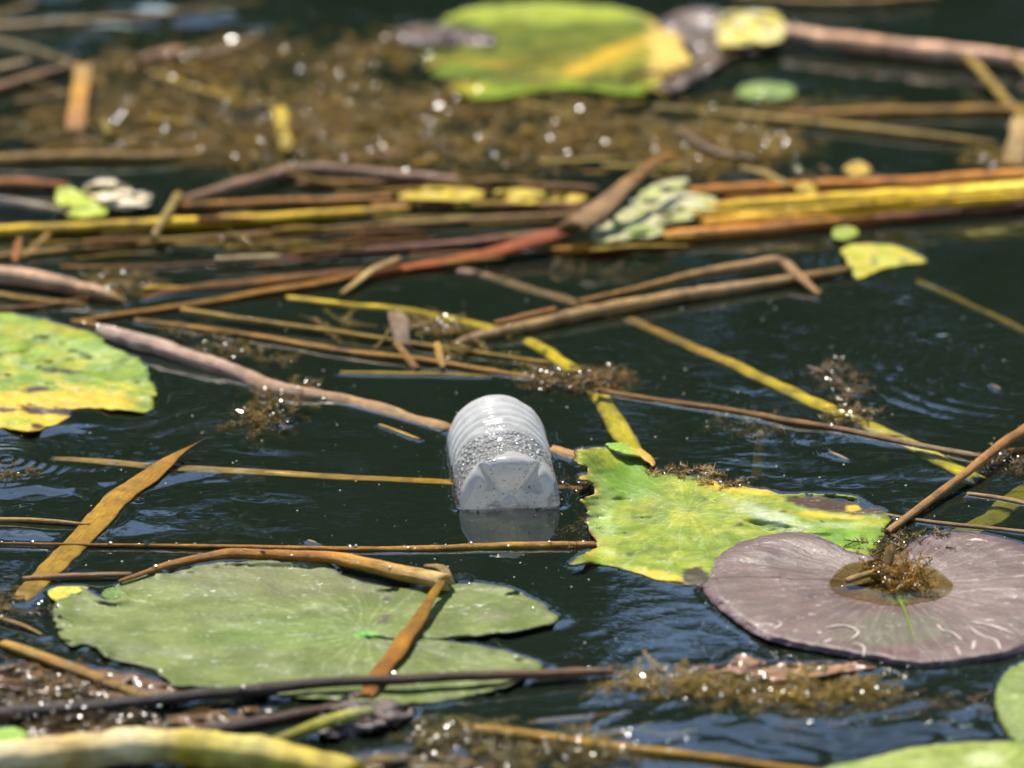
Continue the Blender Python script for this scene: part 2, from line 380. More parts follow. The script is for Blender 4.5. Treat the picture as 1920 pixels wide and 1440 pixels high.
def pip(poly, x, y):
    poly = np.asarray(poly, float); x = np.asarray(x, float); y = np.asarray(y, float)
    ins = np.zeros(x.shape, bool); n = len(poly); j = n - 1
    for i in range(n):
        xi, yi = poly[i]; xj, yj = poly[j]
        c = ((yi > y) != (yj > y)) & (x < (xj - xi) * (y - yi) / (yj - yi + 1e-12) + xi)
        ins ^= c; j = i
    return ins
def edge_dist(poly, P):
    A = np.asarray(poly, float); B = np.roll(A, -1, 0); P = np.asarray(P, float)
    best = np.full(len(P), 1e9)
    for a, b in zip(A, B):
        d = b - a; L = max(1e-9, d @ d)
        t = np.clip(((P - a) @ d) / L, 0, 1)
        q = P - (a + t[:, None] * d)
        best = np.minimum(best, np.hypot(q[:, 0], q[:, 1]))
    return best
ASP = 2.75      # vertical squeeze of the water plane in the photo, used for noise that is even on the ground
def leaf(name, label, cat, outline, eye, zf, colf, mat='leaf', step=9, jag=2.0, jagfreq=0.05, thick=0.7, group=None, parent=None,
         rough_outline=False, meniscus=True, relief=0.0, ribs=22):
    """a floating leaf from its outline in photo pixels; zf(px,py,edge_px)->mm ; colf(px,py,edge_px)->albedo"""
    out = np.asarray(outline, float); nseg = len(out)
    Q = np.vstack([out[-1], out, out[0], out[1]]); pts = []
    for i in range(nseg):
        a, b, c, d = Q[i], Q[i + 1], Q[i + 2], Q[i + 3]
        m = max(2, int(np.linalg.norm((c - b) * (1, ASP)) / (step * 0.8)))
        for k in range(m):
            f = k / m
            s = b * (1 - f) + c * f if rough_outline else 0.5 * (2 * b + (c - a) * f + (2 * a - 5 * b + 4 * c - d) * f ** 2 + (3 * b - a - 3 * c + d) * f ** 3)
            pts.append(s)
    pts = np.array(pts); sd = random.random() * 90
    if jag:
        for p in pts:
            p[0] += jag * nz(p[0] * jagfreq, p[1] * ASP * jagfreq, sd, 4); p[1] += jag * 0.45 * nz(p[0] * jagfreq, p[1] * ASP * jagfreq, sd + 7, 4)
    x0, y0 = pts.min(0); x1, y1 = pts.max(0); sy = step / ASP * 1.25
    gx, gy = np.meshgrid(np.arange(x0, x1, step), np.arange(y0, y1, sy))
    gx = gx + RNG.uniform(-.3, .3, gx.shape) * step; gy = gy + RNG.uniform(-.3, .3, gy.shape) * sy
    G = np.stack([gx.ravel(), gy.ravel()], 1); G = G[pip(pts, G[:, 0], G[:, 1])]
    ed = edge_dist(pts * (1, ASP), G * (1, ASP)); G = G[ed > step * 0.5]
    allp = np.vstack([pts, G]); nb = len(pts)
    co, _, fc, orig, _, _ = delaunay_2d_cdt([Vector((p[0], p[1] * ASP)) for p in allp], [(i, (i + 1) % nb) for i in range(nb)], [], 1, 1e-4)
    V2 = np.array([(c.x, c.y / ASP) for c in co]); ed = edge_dist(pts * (1, ASP), V2 * (1, ASP))
    e0 = W(eye[0], eye[1], 0)
    top, tint, uv = [], [], []
    for (px, py), e in zip(V2, ed):
        z = zf(px, py, e)
        if relief:
            g = W(px, py); an = math.atan2(g.y - e0.y, g.x - e0.x); rd = math.hypot(g.x - e0.x, g.y - e0.y)
            wv = an * ribs / (2 * math.pi) + .5 * nz(g.x * 14, g.y * 14, sd) + (.25 if rd > .05 else 0)
            z += relief * (abs(math.sin(wv * math.pi)) ** .6 - .7) * smooth(.004, .03, rd) + relief * 1.2 * nz(g.x * 50, g.y * 50, sd)
        z *= MM; p = W(px, py, z); top.append(p)
        q = list(colf(px, py, e)); q[0] += .16 * max(0, q[1] - q[0]); q[2] += .05 * max(0, q[1] - q[2]); tint.append(tuple(q))
        uv.append((math.atan2(p.y - e0.y, p.x - e0.x) / (2 * math.pi), math.hypot(p.x - e0.x, p.y - e0.y)))
    nv = len(top); th = thick * MM
    verts = top + [p - Vector((0, 0, th)) for p in top]
    faces = []; cnt = {}
    for f in fc:
        f = list(f)
        a, b, c = (V2[f[i]] for i in range(3))
        if (b[0] - a[0]) * (c[1] - a[1]) - (b[1] - a[1]) * (c[0] - a[0]) > 0: f = f[::-1]    # image y is down
        faces.append(tuple(f)); faces.append(tuple(i + nv for i in reversed(f)))
        for i in range(len(f)):
            cnt[(f[i], f[(i + 1) % len(f)])] = cnt.get((f[i], f[(i + 1) % len(f)]), 0) + 1
    for (a, b) in list(cnt):
        if (b, a) not in cnt: faces.append((b, a, a + nv, b + nv))
    o = link(name, verts, faces, mat, parent, tint + [tuple(np.asarray(t) * 0.8) for t in tint], uv + uv, 'radial')
    if label: tag(o, label, cat, group)
    if meniscus: FOOT.append(('poly', np.array([(W(p[0], p[1]).x, W(p[0], p[1]).y) for p in pts])))
    return o
def patch(px, py, cx, cy, rx, ry, rot=0.0, soft=0.5, n=0.35, f=0.03, seed=0.0):
    """0..1 weight of an uneven elliptical patch in photo pixels"""
    dx, dy = px - cx, py - cy; c, s = math.cos(rot), math.sin(rot)
    u, v = (dx * c + dy * s) / rx, (-dx * s + dy * c) / ry
    d = math.hypot(u, v) + n * nz(px * f, py * ASP * f, seed + cx * .01, 4)
    return 1 - smooth(1 - soft, 1.0, d)

# ------------------------------------------------------------------ setting: bed, banks, far wood (mirrored in the water)
def sheet(name, x0, x1, y0, y1, z, mat):
    o = link(name, [(x0, y0, z), (x1, y0, z), (x1, y1, z), (x0, y1, z)], [(0, 1, 2, 3)], mat, smooth_=False)
    return tag(o, kind='structure')
sheet('pond_bed', -200, 200, -200, 200, -0.62, 'bed')
def bank(name, y0, y1, sgn):
    xs = np.linspace(-60, 60, 61); ys = np.linspace(0, 1, 9); v = []; f = []
    for j, t in enumerate(ys):
        for x in xs:
            v.append((x, y0 + sgn * t * (y1 - y0) * sgn + 0.5 * nz(x * .3, 0), -0.4 + 1.1 * smooth(0, .35, t) + 0.15 * nz(x * .4, t * 5)))
    for j in range(8):
        for i in range(60):
            a = j * 61 + i; f.append((a, a + 1, a + 62, a + 61))
    tag(link(name, v, f, 'bank'), kind='structure')
bank('far_bank', 9.0, 40.0, 1)
def far_wood():
    v, f = [], []
    rnd = random.Random(3)
    for k in range(26):                                   # trunks and crowns of the wood on the far bank
        x = -19 + k * 1.5 + rnd.uniform(-.5, .5); y = 11.2 + rnd.uniform(0, 2.5); h = rnd.uniform(7.6, 9.6) * (0.82 if k % 4 == 1 else 1)
        b = len(v)
        for i in range(6):
            a = i * math.pi / 3
            v.append((x + .16 * math.cos(a), y + .16 * math.sin(a), 0)); v.append((x + .06 * math.cos(a), y + .06 * math.sin(a), h * .8))
        for i in range(6):
            j = (i + 1) % 6; f.append((b + 2 * i, b + 2 * j, b + 2 * j + 1, b + 2 * i + 1))
        for _ in range(1500):
            while True:
                u = Vector((rnd.uniform(-1, 1), rnd.uniform(-1, 1), rnd.uniform(-1, 1)))
                if u.length < 1: break
            u = u * (0.75 + 0.35 * nz(u.x * 2 + k, u.y * 2, u.z * 2))
            c = Vector((x + u.x * 1.75, y + u.y * 1.6, h * .53 + u.z * h * .5)); s = rnd.uniform(.12, .26)
            n1 = Vector((rnd.gauss(0, 1), rnd.gauss(0, 1), rnd.gauss(0, 1))).normalized(); n2 = n1.orthogonal().normalized(); n3 = n1.cross(n2)
            b = len(v); v += [c + n2 * s, c + n3 * s * .6, c - n2 * s, c - n3 * s * .6]; f.append((b, b + 1, b + 2, b + 3))
    tag(link('far_wood', v, f, 'wood', smooth_=False), 'dark green wood on the far bank mirrored in the pond', 'trees', kind='stuff')
far_wood()

# ------------------------------------------------------------------ the bottle
def build_bottle():
    R, L = 0.0312, 0.205
    root = bpy.data.objects.new('plastic_bottle', None); COL.objects.link(root)
    tag(root, 'clouded clear plastic bottle floating on its side, ribbed, base towards the viewer', 'bottle')
    p = W(957, 959, 0); root.location = (p.x, p.y, 0.0033)
    root.rotation_euler = (math.radians(-1.8), 0, math.radians(4.5))
    SEG = 120
    def prof(y):
        r = R
        for c in (0.025, 0.035, 0.045, 0.055):  r -= 0.0017 * math.exp(-((y - c) / 0.0026) ** 2)
        for c in (0.070, 0.082, 0.094, 0.106): r -= 0.0022 * math.exp(-((y - c) / 0.0030) ** 2)
        r -= 0.0006 * smooth(0.055, 0.062, y) * (1 - smooth(0.062, 0.068, y))
        if y > 0.114: r = r - (R - 0.0125) * smooth(0.114, 0.145, y)
        return r
    # body: from the base rim to the neck
    def foot_w(th):                              # 0 in the five creases, 1 on the five feet
        d = ((th - math.pi / 2 - math.pi / 5) / (2 * math.pi / 5)) % 1.0
        d = min(d, 1 - d) * 2 * math.pi / 5
        return smooth(0.0, 0.17, d) * .8 + .2 * smooth(0.1, .63, d)
    def rim_y(th):
        s = foot_w(th)
        return 0.0086 * (1 - s) + 0.0062 * s
    ys = list(np.linspace(0, 1, 5)) ; rows = []
    body_y = list(np.arange(0.020, 0.12, 0.0011)) + list(np.linspace(0.121, 0.148, 16))
    v, f = [], []
    dent = lambda th, y: 0.0007 * nz(math.cos(th) * 2.2, math.sin(th) * 2.2, y * 30) * smooth(0.01, .05, y)
    def ring(fy):
        for j in range(SEG):
            th = 2 * math.pi * j / SEG; y, r = fy(th); r += dent(th, y)
            v.append((r * math.cos(th), y, r * math.sin(th)))
    for k in range(4): ring(lambda th, k=k: (rim_y(th) * (1 - k / 4) + 0.020 * k / 4, R - 0.0004 * (1 - k / 4)))
    for y in body_y: ring(lambda th, y=y: (y, prof(y)))
    nr = 4 + len(body_y)
    for i in range(nr - 1):
        for j in range(SEG):
            a, b = i * SEG + j, i * SEG + (j + 1) % SEG; f.append((a, b, b + SEG, a + SEG))
    link('body', v, f, 'bottle', root)
    # petal base: five feet between five creases round a small button
    v, f = [], []; rs = [0.0] + list(list(np.linspace(0.0012, .8 * R, 34)) + list(R * np.sqrt(np.linspace(.67, .9745, 16))))
    for i, r in enumerate(rs):
        for j in range(SEG):
            th = 2 * math.pi * j / SEG; q = r / (R - 0.0004)
            s = foot_w(th) * smooth(0.14, 0.40, q)
            valley = 0.0046 + 0.0040 * q ** 1.8
            foot = 0.0066 - 0.0066 * smooth(0.16, 0.66, q) + 0.0062 * (1 - math.sqrt(max(0, 1 - (max(0, q - .80) / .20) ** 2)))
            y = valley * (1 - s) + foot * s
            y += 0.0008 * math.exp(-((r - 0.0052) / 0.0009) ** 2) - 0.0011 * math.exp(-(r / 0.0016) ** 2)
            y += 0.0003 * nz(r * 300 * math.cos(th), r * 300 * math.sin(th), 5)
            v.append((r * math.cos(th), y, r * math.sin(th)))
    for i in range(len(rs) - 1):
        for j in range(SEG):
            a, b = i * SEG + j, i * SEG + (j + 1) % SEG; f.append((a, a + SEG, b + SEG, b))
    link('base', v, f, 'bottle', root)
    # neck and cap, under water
    v, f = [], []; prf = [(0.148, .0125), (0.150, .0125), (0.1505, .0155), (0.152, .0155), (0.1525, .0128), (0.162, .0128), (.163, .012), (.163, .0)]
    for y, r in prf:
        for j in range(32): v.append((r * math.cos(j * math.pi / 16), y, r * math.sin(j * math.pi / 16)))
    for i in range(len(prf) - 1):
        for j in range(32): a, b = i * 32 + j, i * 32 + (j + 1) % 32; f.append((a, b, b + 32, a + 32))
    link('neck', v, f, 'bottle', root)
    # scraps of weed and grit stuck along the waterline
    v, f = [], []; T = Matrix.Translation(root.location) @ root.rotation_euler.to_matrix().to_4x4()
    for _ in range(34):                           # dark flecks on the base
        a, r = random.uniform(0, math.pi), R * math.sqrt(random.uniform(.02, .75)); q = r / R; th = a
        c = Vector((r * math.cos(a), (0.0066 - 0.0066 * smooth(0.16, 0.66, q)) * .9 - .0003, r * math.sin(a))); d = Vector((random.gauss(0, 1), 0, random.gauss(0, 1))).normalized() * random.uniform(.0003, .0014); w = Vector((d.z, 0, -d.x)).normalized() * random.uniform(.00015, .0003); b = len(v)
        v += [c - d, c + w, c + d, c - w, c + Vector((0, -.0004, 0))]; f += [(b, b + 1, b + 4), (b + 1, b + 2, b + 4), (b + 2, b + 3, b + 4), (b + 3, b, b + 4)]
    for _ in range(240):
        side = random.choice((-1, 1, 0)); y = random.uniform(0.004, 0.1)
        if side: c = Vector((side * (R + .0003), y, random.gauss(0.0005, .0012)))
        else: c = Vector((random.uniform(-.028, .028), 0.0055 + .002 * random.random(), random.gauss(0.0, .0008)))
        s = random.uniform(.0002, .0008); b = len(v)
        for k in range(4): v.append(c + Vector((random.gauss(0, s), random.gauss(0, s), random.gauss(0, s))))
        f += [(b, b + 1, b + 2), (b, b + 2, b + 3), (b, b + 3, b + 1), (b + 1, b + 3, b + 2)]
    o = link('grit', v, f, 'weed', root, tint=[C(84, 64, 40)] * len(v)); o['kind'] = 'stuff'
    q = [T @ Vector(c) for c in ((-R, .006, 0), (R, .006, 0), (R, .13, 0), (-R, .13, 0))]
    FOOT.append(('poly', np.array([(c.x, c.y) for c in q])))
build_bottle()

# ------------------------------------------------------------------ leaves
def vein(parent, a, b, w0, w1, col, z0=1.5, z1=1.5, mid=None):
    pts = [(*a, w0, z0)] + ([(*mid, (w0 + w1) / 2, (z0 + z1) / 2)] if mid else []) + [(*b, w1, z1)]
    return stem('vein', None, None, pts, [col], 'leafvein', flat=0.35, parent=parent, seg=6, meniscus=False, wob=2.0, ends=('point', 'point'))
M['leafvein'] = mat_reed('leaf_vein', rough=0.5, coat=0.1, grime=0.2)

# big blue-green pad, lower left
GP = [(97,1150),(105,1128),(125,1110),(152,1101),(175,1112),(198,1124),(222,1124),(217,1100),(250,1081),(290,1068),(318,1076),(345,1068),(380,1059),(440,1053),(520,1050),(590,1050),(622,1060),
      (648,1082),(700,1096),(760,1102),(830,1098),(905,1094),(960,1106),(1010,1128),(1044,1160),(1020,1173),(950,1184),(870,1194),(790,1198),(690,1191),
      (720,1199),(800,1199),(880,1208),(960,1225),(1022,1247),(990,1264),(950,1286),(870,1306),(790,1319),(690,1314),(560,1306),(430,1292),(370,1287),(325,1285),(300,1262),(268,1248),(222,1240),(190,1225),(168,1206),(135,1212),(112,1190)]
def gp_z(px, py, e): return 1.3 + 1.8 * nz(px * .006, py * .018, 1) * smooth(0, 60, e) + (2.4 * (1 - smooth(0, 45, e)) * smooth(.0, .5, nz(px * .01, py * .03, 4) + .2)) - 0.9 * (1 - smooth(0, 50, math.hypot(px - 680, (py - 1190) * 2)))
def gp_c(px, py, e):
    c = mixc(C(92, 106, 46), C(118, 130, 70), smooth(-.4, .5, nz(px * .008, py * .03, 3)))
    c = mixc(c, C(116, 116, 78), 0.7 * patch(px, py, 560, 1085, 330, 45, seed=1))
    c = mixc(c, C(104, 134, 60), 0.5 * patch(px, py, 560, 1190, 230, 35, seed=2))
    c = mixc(c, C(96, 200, 30), 0.95 * patch(px, py, 690, 1189, 32, 8, soft=.8, n=.2))
    c = mixc(c, C(120, 112, 84), 0.6 * patch(px, py, 925, 1155, 45, 10, seed=5)); c = mixc(c, C(70, 40, 40), .8 * patch(px, py, 722, 1160, 18, 9, seed=8, n=.7, f=.08))
    c = mixc(c, C(70, 50, 40), .8 * patch(px, py, 722, 1124, 14, 4, seed=9)); c = mixc(c, C(90, 60, 30), .8 * patch(px, py, 166, 1164, 7, 3, seed=9))
    c = mixc(c, C(110, 105, 98), 0.5 * (1 - smooth(2, 14, e)) * smooth(-.3, .3, nz(px * .05, py * .1, 6)))
    return c
green_pad = leaf('lily_pad', 'big pale green lily pad with deep notch and scalloped edge under a bent reed', 'lily pad', GP, (684, 1190), gp_z, gp_c, 'waxy', step=8, jag=6, jagfreq=.03, relief=.3, ribs=24)
leaf('leaf_flap', None, None, [(190,1114),(206,1102),(232,1106),(246,1122),(230,1126),(205,1124)], (218, 1115), lambda x, y, e: 2.5, lambda x, y, e: C(96, 130, 30), parent=green_pad, meniscus=False, step=7, jag=1)

# purple-brown pad on the right with a pool in its eye
PP = [(1315,1097),(1322,1068),(1348,1040),(1390,1016),(1440,1003),(1490,997),(1528,1002),(1560,1018),(1592,1032),(1640,1046),(1625,1056),(1640,1078),(1668,1090),(1690,1072),(1700,1050),(1692,1034),(1718,1012),(1765,998),(1840,1001),(1915,1018),(1965,1045),(1992,1090),(1988,1150),(1950,1200),(1905,1226),(1820,1242),(1740,1250),(1690,1247),(1655,1240),(1600,1232),(1540,1222),(1460,1205),(1410,1185),(1360,1150),(1330,1122)]
def pp_z(px, py, e):
    d = math.hypot((px - 1670) / 330, (py - 1095) / 125)
    w = math.atan2((py - 1095) * 2.6, px - 1670)
    return 1.4 + 4.0 * smooth(0.22, 1.0, d) * (0.75 + .3 * math.sin(3 * w + 1)) + 1.2 * nz(px * .007, py * .02, 2) - 2.6 * (1 - smooth(0.2, .42, d)) - 2.5 * (1 - smooth(0, 26, e)) * smooth(.75, 1, d)
def pp_c(px, py, e):
    c = mixc(C(84, 60, 52), C(102, 80, 70), smooth(-.5, .5, nz(px * .008, py * .025, 5)))
    c = mixc(c, C(92, 92, 66), 0.7 * patch(px, py, 1680, 1180, 130, 40, seed=2))
    c = mixc(c, C(84, 58, 70), 0.6 * (1 - smooth(0, 34, e)))
    c = mixc(c, C(122, 150, 60), 0.8 * patch(px, py, 1688, 1120, 26, 14, seed=4)); c = mixc(c, C(96, 84, 40), .8 * patch(px, py, 1670, 1088, 105, 40, seed=3))
    c = mixc(c, C(120, 60, 56), 0.25 * patch(px, py, 1675, 1222, 40, 16, seed=7, n=.6))
    return c
purple_pad = leaf('lily_pad', 'purple brown lily pad with scratch marks and a pool of water in its middle', 'lily pad', PP, (1675, 1092), pp_z, pp_c, 'purple', step=8, jag=4, jagfreq=.04, relief=.22, ribs=40)
vein(purple_pad, (1684, 1112), (1712, 1204), 8, 3, C(150, 170, 50), 2.0, 4.5, (1700, 1150))
for pl in ([(1450,1180),(1470,1170),(1460,1162)],[(1545,1180),(1580,1174),(1608,1186),(1592,1202)],[(1757,1170),(1768,1182),(1790,1188),(1808,1204)],[(1812,1172),(1840,1190),(1868,1200),(1876,1218)],[(1818,1164),(1870,1176),(1905,1190)],[(1790,1210),(1800,1228)],[(1826,1200),(1822,1218)],[(1595,1204),(1620,1212),(1620,1232)],[(1545,1205),(1560,1198)]):
    stem('scratch', None, None, [(x, y, 6.5, pp_z(x, y, 40) + .25) for x, y in pl], [C(225, 205, 195, .9)], 'leafvein', flat=.2, parent=purple_pad, seg=5, meniscus=False, wob=3, ends=('point', 'point'), lump=.3)
def pool(name, label, cx, cy, rx, ry, zmm, col=None):
    v = [W(cx, cy, zmm * MM)]; n = 48
    for k in (0.5, .85, 1.0):
        for j in range(n):
            a = 2 * math.pi * j / n; rr = k * (1 + .09 * math.sin(2 * a + 1) + .05 * math.sin(5 * a))
            v.append(W(cx + rx * rr * math.cos(a), cy + ry * rr * math.sin(a), (zmm - (0.9 if k == 1 else 0)) * MM))
    f = [(0, 1 + j, 1 + (j + 1) % n) for j in range(n)]
    for k in (0, 1):
        for j in range(n): a = 1 + k * n; f.append((a + j, a + n + j, a + n + (j + 1) % n, a + (j + 1) % n))
    f = [tuple(reversed(q)) for q in f]
    return tag(link(name, v, f, 'pool'), label, 'water')
pool('water_pool', 'small pool of water in the eye of the purple pad', 1670, 1090, 106, 42, 2.6)

make_glint_beads([W(x, y, 3 * MM) for x, y in ((190,1118),(216,1120),(285,1232),(388,1272),(376,1289),(452,1290),(860,1094),(880,1094),(762,1216),(728,1158),(1000,1140),(640,1072),(560,1052),(500,1050),(108,1136),(300,1258))], green_pad, .5, 1.2, .06)
make_glint_beads([W(x, y, 4 * MM) for x, y in ((1652,1244),(1664,1244),(1704,1250),(1672,1134),(1640,1128),(1580,1100),(1770,1110),(1735,1128),(1620,1046))], purple_pad, .5, 1.2, .06)
# yellow-green torn leaf right of the bottle
TL = [(1080,847),(1098,841),(1140,840),(1168,850),(1205,856),(1220,882),(1280,893),(1338,900),(1362,911),(1420,918),(1470,924),(1530,925),(1590,930),(1625,942),(1662,968),(1667,980),(1655,1005),(1640,1036),(1600,1045),(1500,1052),(1420,1070),(1345,1086),(1318,1101),(1285,1097),(1230,1085),(1180,1070),(1130,1057),(1072,1057),(1092,1040),(1117,1026),(1110,1003),(1097,975),(1104,962),(1090,934),(1116,926),(1108,908),(1084,894),(1098,884),(1101,872),(1082,864)]
def tl_z(px, py, e):
    z = 1.2 + 1.2 * nz(px * .01, py * .03, 8)
    z += 15 * smooth(1185, 1085, px) * smooth(990, 870, py) + 4 * smooth(1130, 1090, px)
    z += 5 * patch(px, py, 1480, 975, 120, 28, .2, soft=.9, n=0)
    z -= 3.0 * patch(px, py, 1565, 942, 105, 16, .1, soft=.5, n=.1)
    return z - 0.8 * (1 - smooth(0, 12, e)) * smooth(1150, 1250, px)
def tl_c(px, py, e):
    n = nz(px * .02, py * .05, 11, 5)
    c = mixc(C(118, 140, 18), C(152, 168, 32), smooth(-.5, .5, n))
    c = mixc(c, C(190, 188, 20), .55 * smooth(.05, .5, nz(px * .012, py * .035, 77, 4)))
    c = mixc(c, C(106, 150, 30), .8 * patch(px, py, 1170, 900, 80, 45, seed=1)); c = mixc(c, C(178, 200, 128), .6 * patch(px, py, 1125, 960, 40, 90, seed=3))
    c = mixc(c, C(196, 206, 168), .85 * patch(px, py, 1440, 965, 105, 20, .35, soft=.8, seed=4)); c = mixc(c, C(190, 205, 150), .6 * patch(px, py, 1570, 985, 100, 10, 0, soft=.8, seed=4))
    c = mixc(c, C(120, 172, 20), .7 * patch(px, py, 1580, 1010, 100, 28, seed=5))
    c = mixc(c, C(235, 200, 14), .95 * patch(px, py, 1400, 915, 110, 13, .1, seed=6)); c = mixc(c, C(240, 205, 20), .9 * patch(px, py, 1250, 1085, 100, 14, .2, seed=7)); c = mixc(c, C(240, 205, 20), .9 * patch(px, py, 1560, 967, 110, 7, .08, soft=.8))
    c = mixc(c, C(235, 200, 40), .8 * (1 - smooth(2, 14, e)) * smooth(1200, 1120, px) * smooth(-.1, .2, n))
    c = mixc(c, C(74, 50, 40), .97 * patch(px, py, 1570, 946, 112, 17, .1, soft=.25, n=.2, seed=9)); c = mixc(c, C(60, 48, 34), .97 * patch(px, py, 1305, 1085, 32, 24, .5, soft=.2, n=.3, seed=9))
    c = mixc(c, C(225, 195, 30), .9 * patch(px, py, 1600, 953, 17, 7, 0, soft=.3, n=.1))
    c = mixc(c, C(96, 50, 34), .95 * (1 - smooth(0, 8, e)) * smooth(1125, 1112, px) * smooth(-.25, .1, nz(px * .03, py * .06, 2)))
    for q in ((1388,983,9,5),(1540,980,7,3),(1322,935,7,3),(1178,1039,8,4),(1270,925,5,3),(1470,960,5,6)): c = mixc(c, C(60, 40, 30), .9 * patch(px, py, *q, n=.6, f=.1))
    return c
torn = leaf('torn_lily_leaf', 'torn yellow green lily leaf with ragged raised edge beside the plastic bottle', 'lily leaf', TL, (1290, 960), tl_z, tl_c, 'leaf', step=7, jag=8, jagfreq=.03, relief=.8, ribs=16)
leaf('leaf_flap', None, None, [(1134,834),(1160,829),(1190,838),(1210,846),(1226,862),(1222,874),(1205,858),(1172,850)], (1180, 850), lambda x, y, e: 10 - (x - 1134) * .06,
     lambda x, y, e: mixc(C(140, 180, 40), C(214, 168, 30), smooth(1165, 1215, x)), parent=torn, meniscus=False, step=7, jag=4, jagfreq=.06)

# leaf at the left edge
LL = [(-40,582),(0,586),(40,590),(85,600),(130,614),(185,628),(200,645),(240,664),(270,682),(284,710),(290,745),(276,771),(240,768),(180,765),(125,768),(132,778),(92,800),(60,808),(0,802),(-40,798)]
def ll_z(px, py, e): return 1.4 + 2.2 * nz(px * .012, py * .03, 21) + 3.2 * smooth(680, 600, py) * smooth(20, 120, px)
def ll_c(px, py, e):
    n = nz(px * .02, py * .06, 31, 5)
    c = mixc(C(112, 142, 22), C(150, 172, 50), smooth(-.5, .5, n)); c = mixc(c, C(200, 186, 30), .6 * smooth(0, .45, nz(px * .012, py * .035, 78, 4))); c = mixc(c, C(150, 184, 110), .5 * patch(px, py, 190, 660, 80, 30, seed=1))
    c = mixc(c, C(238, 200, 18), .95 * smooth(722, 748, py + n * 26) * smooth(290, 190, px)); c = mixc(c, C(170, 190, 40), .7 * patch(px, py, 30, 790, 40, 14, seed=3))
    for q in ((110,695,48,5,.05),(66,730,26,7,0),(85,770,60,9,.06),(10,768,40,5,0),(70,800,14,8,0),(158,664,10,4,0),(125,775,30,6,.1)): c = mixc(c, C(50, 36, 40), .95 * patch(px, py, *q, soft=.35, n=.55, f=.05, seed=q[0]))
    return c
left_leaf = leaf('lily_leaf', 'yellowing lily leaf with black blotches cut by the left edge', 'lily leaf', LL, (-60, 690), ll_z, ll_c, 'leaf', step=8, jag=6, jagfreq=.04, relief=.9, ribs=26)

make_glint_beads([W(x, y, 4 * MM) for x, y in ((40,628),(16,708),(118,692),(96,694),(128,696),(160,616),(266,684),(30,724))], left_leaf, .5, 1.2, .06)
# far leaf, upper middle, with folded pale rim
FL = [(792,100),(786,78),(806,54),(845,30),(900,13),(1000,5),(1080,8),(1160,15),(1222,36),(1245,56),(1272,66),(1284,96),(1302,120),(1262,132),(1224,164),(1180,176),(1080,166),(1000,172),(930,184),(868,180),(842,162),(858,151),(812,140)]
def fl_z(px, py, e): return 2 + 5 * smooth(60, 5, py) + 4 * smooth(1210, 1290, px) + 4 * smooth(150, 185, py) + 1.5 * nz(px * .01, py * .03, 41)
def fl_c(px, py, e):
    n = nz(px * .015, py * .05, 51, 4)
    c = mixc(C(88, 104, 0), C(120, 124, 0), smooth(-.4, .4, n)); c = mixc(c, C(170, 160, 0), .7 * patch(px, py, 1130, 115, 150, 34, -.2, seed=6)); c = mixc(c, C(214, 178, 0), .9 * patch(px, py, 1130, 108, 130, 17, -.42, seed=1)); c = mixc(c, C(200, 170, 10), .7 * patch(px, py, 900, 118, 80, 9, .1, seed=2))
    c = mixc(c, C(110, 140, 10), .7 * patch(px, py, 860, 130, 70, 14, seed=2))
    c = mixc(c, C(176, 188, 92), .92 * smooth(52, 34, py + 10 * n + abs(px - 1000) * .03)); c = mixc(c, C(238, 206, 128), .95 * smooth(1205, 1232, px + 14 * n))
    c = mixc(c, C(140, 164, 60), .85 * smooth(150, 160, py + 6 * n)); c = mixc(c, C(212, 192, 20), .7 * patch(px, py, 870, 165, 50, 12, seed=4))
    return c
leaf('lily_leaf', 'bright green lily leaf with orange vein and folded pale rim at the far side', 'lily leaf', FL, (1040, 140), fl_z, fl_c, 'farleaf', step=9, jag=6, jagfreq=.04, relief=.8, ribs=18)

# pads at the right and bottom edges
leaf('lily_pad', 'pale green lily pad rim showing at the lower right edge', 'lily pad', [(1866,1320),(1870,1290),(1885,1262),(1920,1240),(1990,1225),(2060,1280),(2060,1380),(1960,1398),(1905,1388),(1880,1360)], (1990, 1310), lambda x, y, e: 2 + 3 * smooth(0, 40, e),
     lambda x, y, e: mixc(C(112, 130, 64), C(138, 154, 88), smooth(-.4, .4, nz(x * .02, y * .05, 3))), 'waxy', step=10, jag=4)
leaf('lily_pad', 'yellow green lily pad tip in the bottom right corner', 'lily pad', [(1545,1442),(1620,1425),(1700,1404),(1780,1394),(1860,1391),(1950,1392),(2040,1400),(2040,1500),(1700,1500),(1560,1480)], (1850, 1480), lambda x, y, e: 2 + 4 * smooth(0, 60, e),
     lambda x, y, e: mixc(mixc(C(126, 142, 66), C(156, 168, 92), smooth(-.4, .4, nz(x * .02, y * .05, 8))), C(206, 212, 160), .7 * patch(x, y, 1850, 1425, 50, 20)), 'waxy', step=10, jag=4)
leaf('lily_pad', 'tiny round green pad above the thick yellow stalk at the left', 'lily pad', [(-30,1372),(0,1366),(30,1364),(50,1374),(46,1390),(20,1398),(-30,1398)], (0, 1380), lambda x, y, e: 6, lambda x, y, e: C(140, 176, 76), 'waxy', step=8, jag=2)

def flat_leaf(name, label, cat, out, cA, cB, z=2.0, zvar=1.5, mat='leaf', jag=4, step=7, zf=None, spots=None, thick=.7, meniscus=True, group=None):
    sd = random.random() * 50; cx, cy_ = np.mean(out, 0)
    def zz(px, py, e): return z + zvar * nz(px * .02, py * .06, sd) + (zf(px, py) if zf else 0)
    def cc(px, py, e):
        c = mixc(cA, cB, smooth(-.45, .45, nz(px * .03, py * .08, sd + 4, 4)))
        for s in (spots or []): c = mixc(c, s[1], .9 * patch(px, py, *s[0], n=.5, f=.05))
        return c
    return leaf(name, label, cat, out, (cx, cy_), zz, cc, mat, step=step, jag=jag, jagfreq=.05, thick=thick, meniscus=meniscus, group=group)

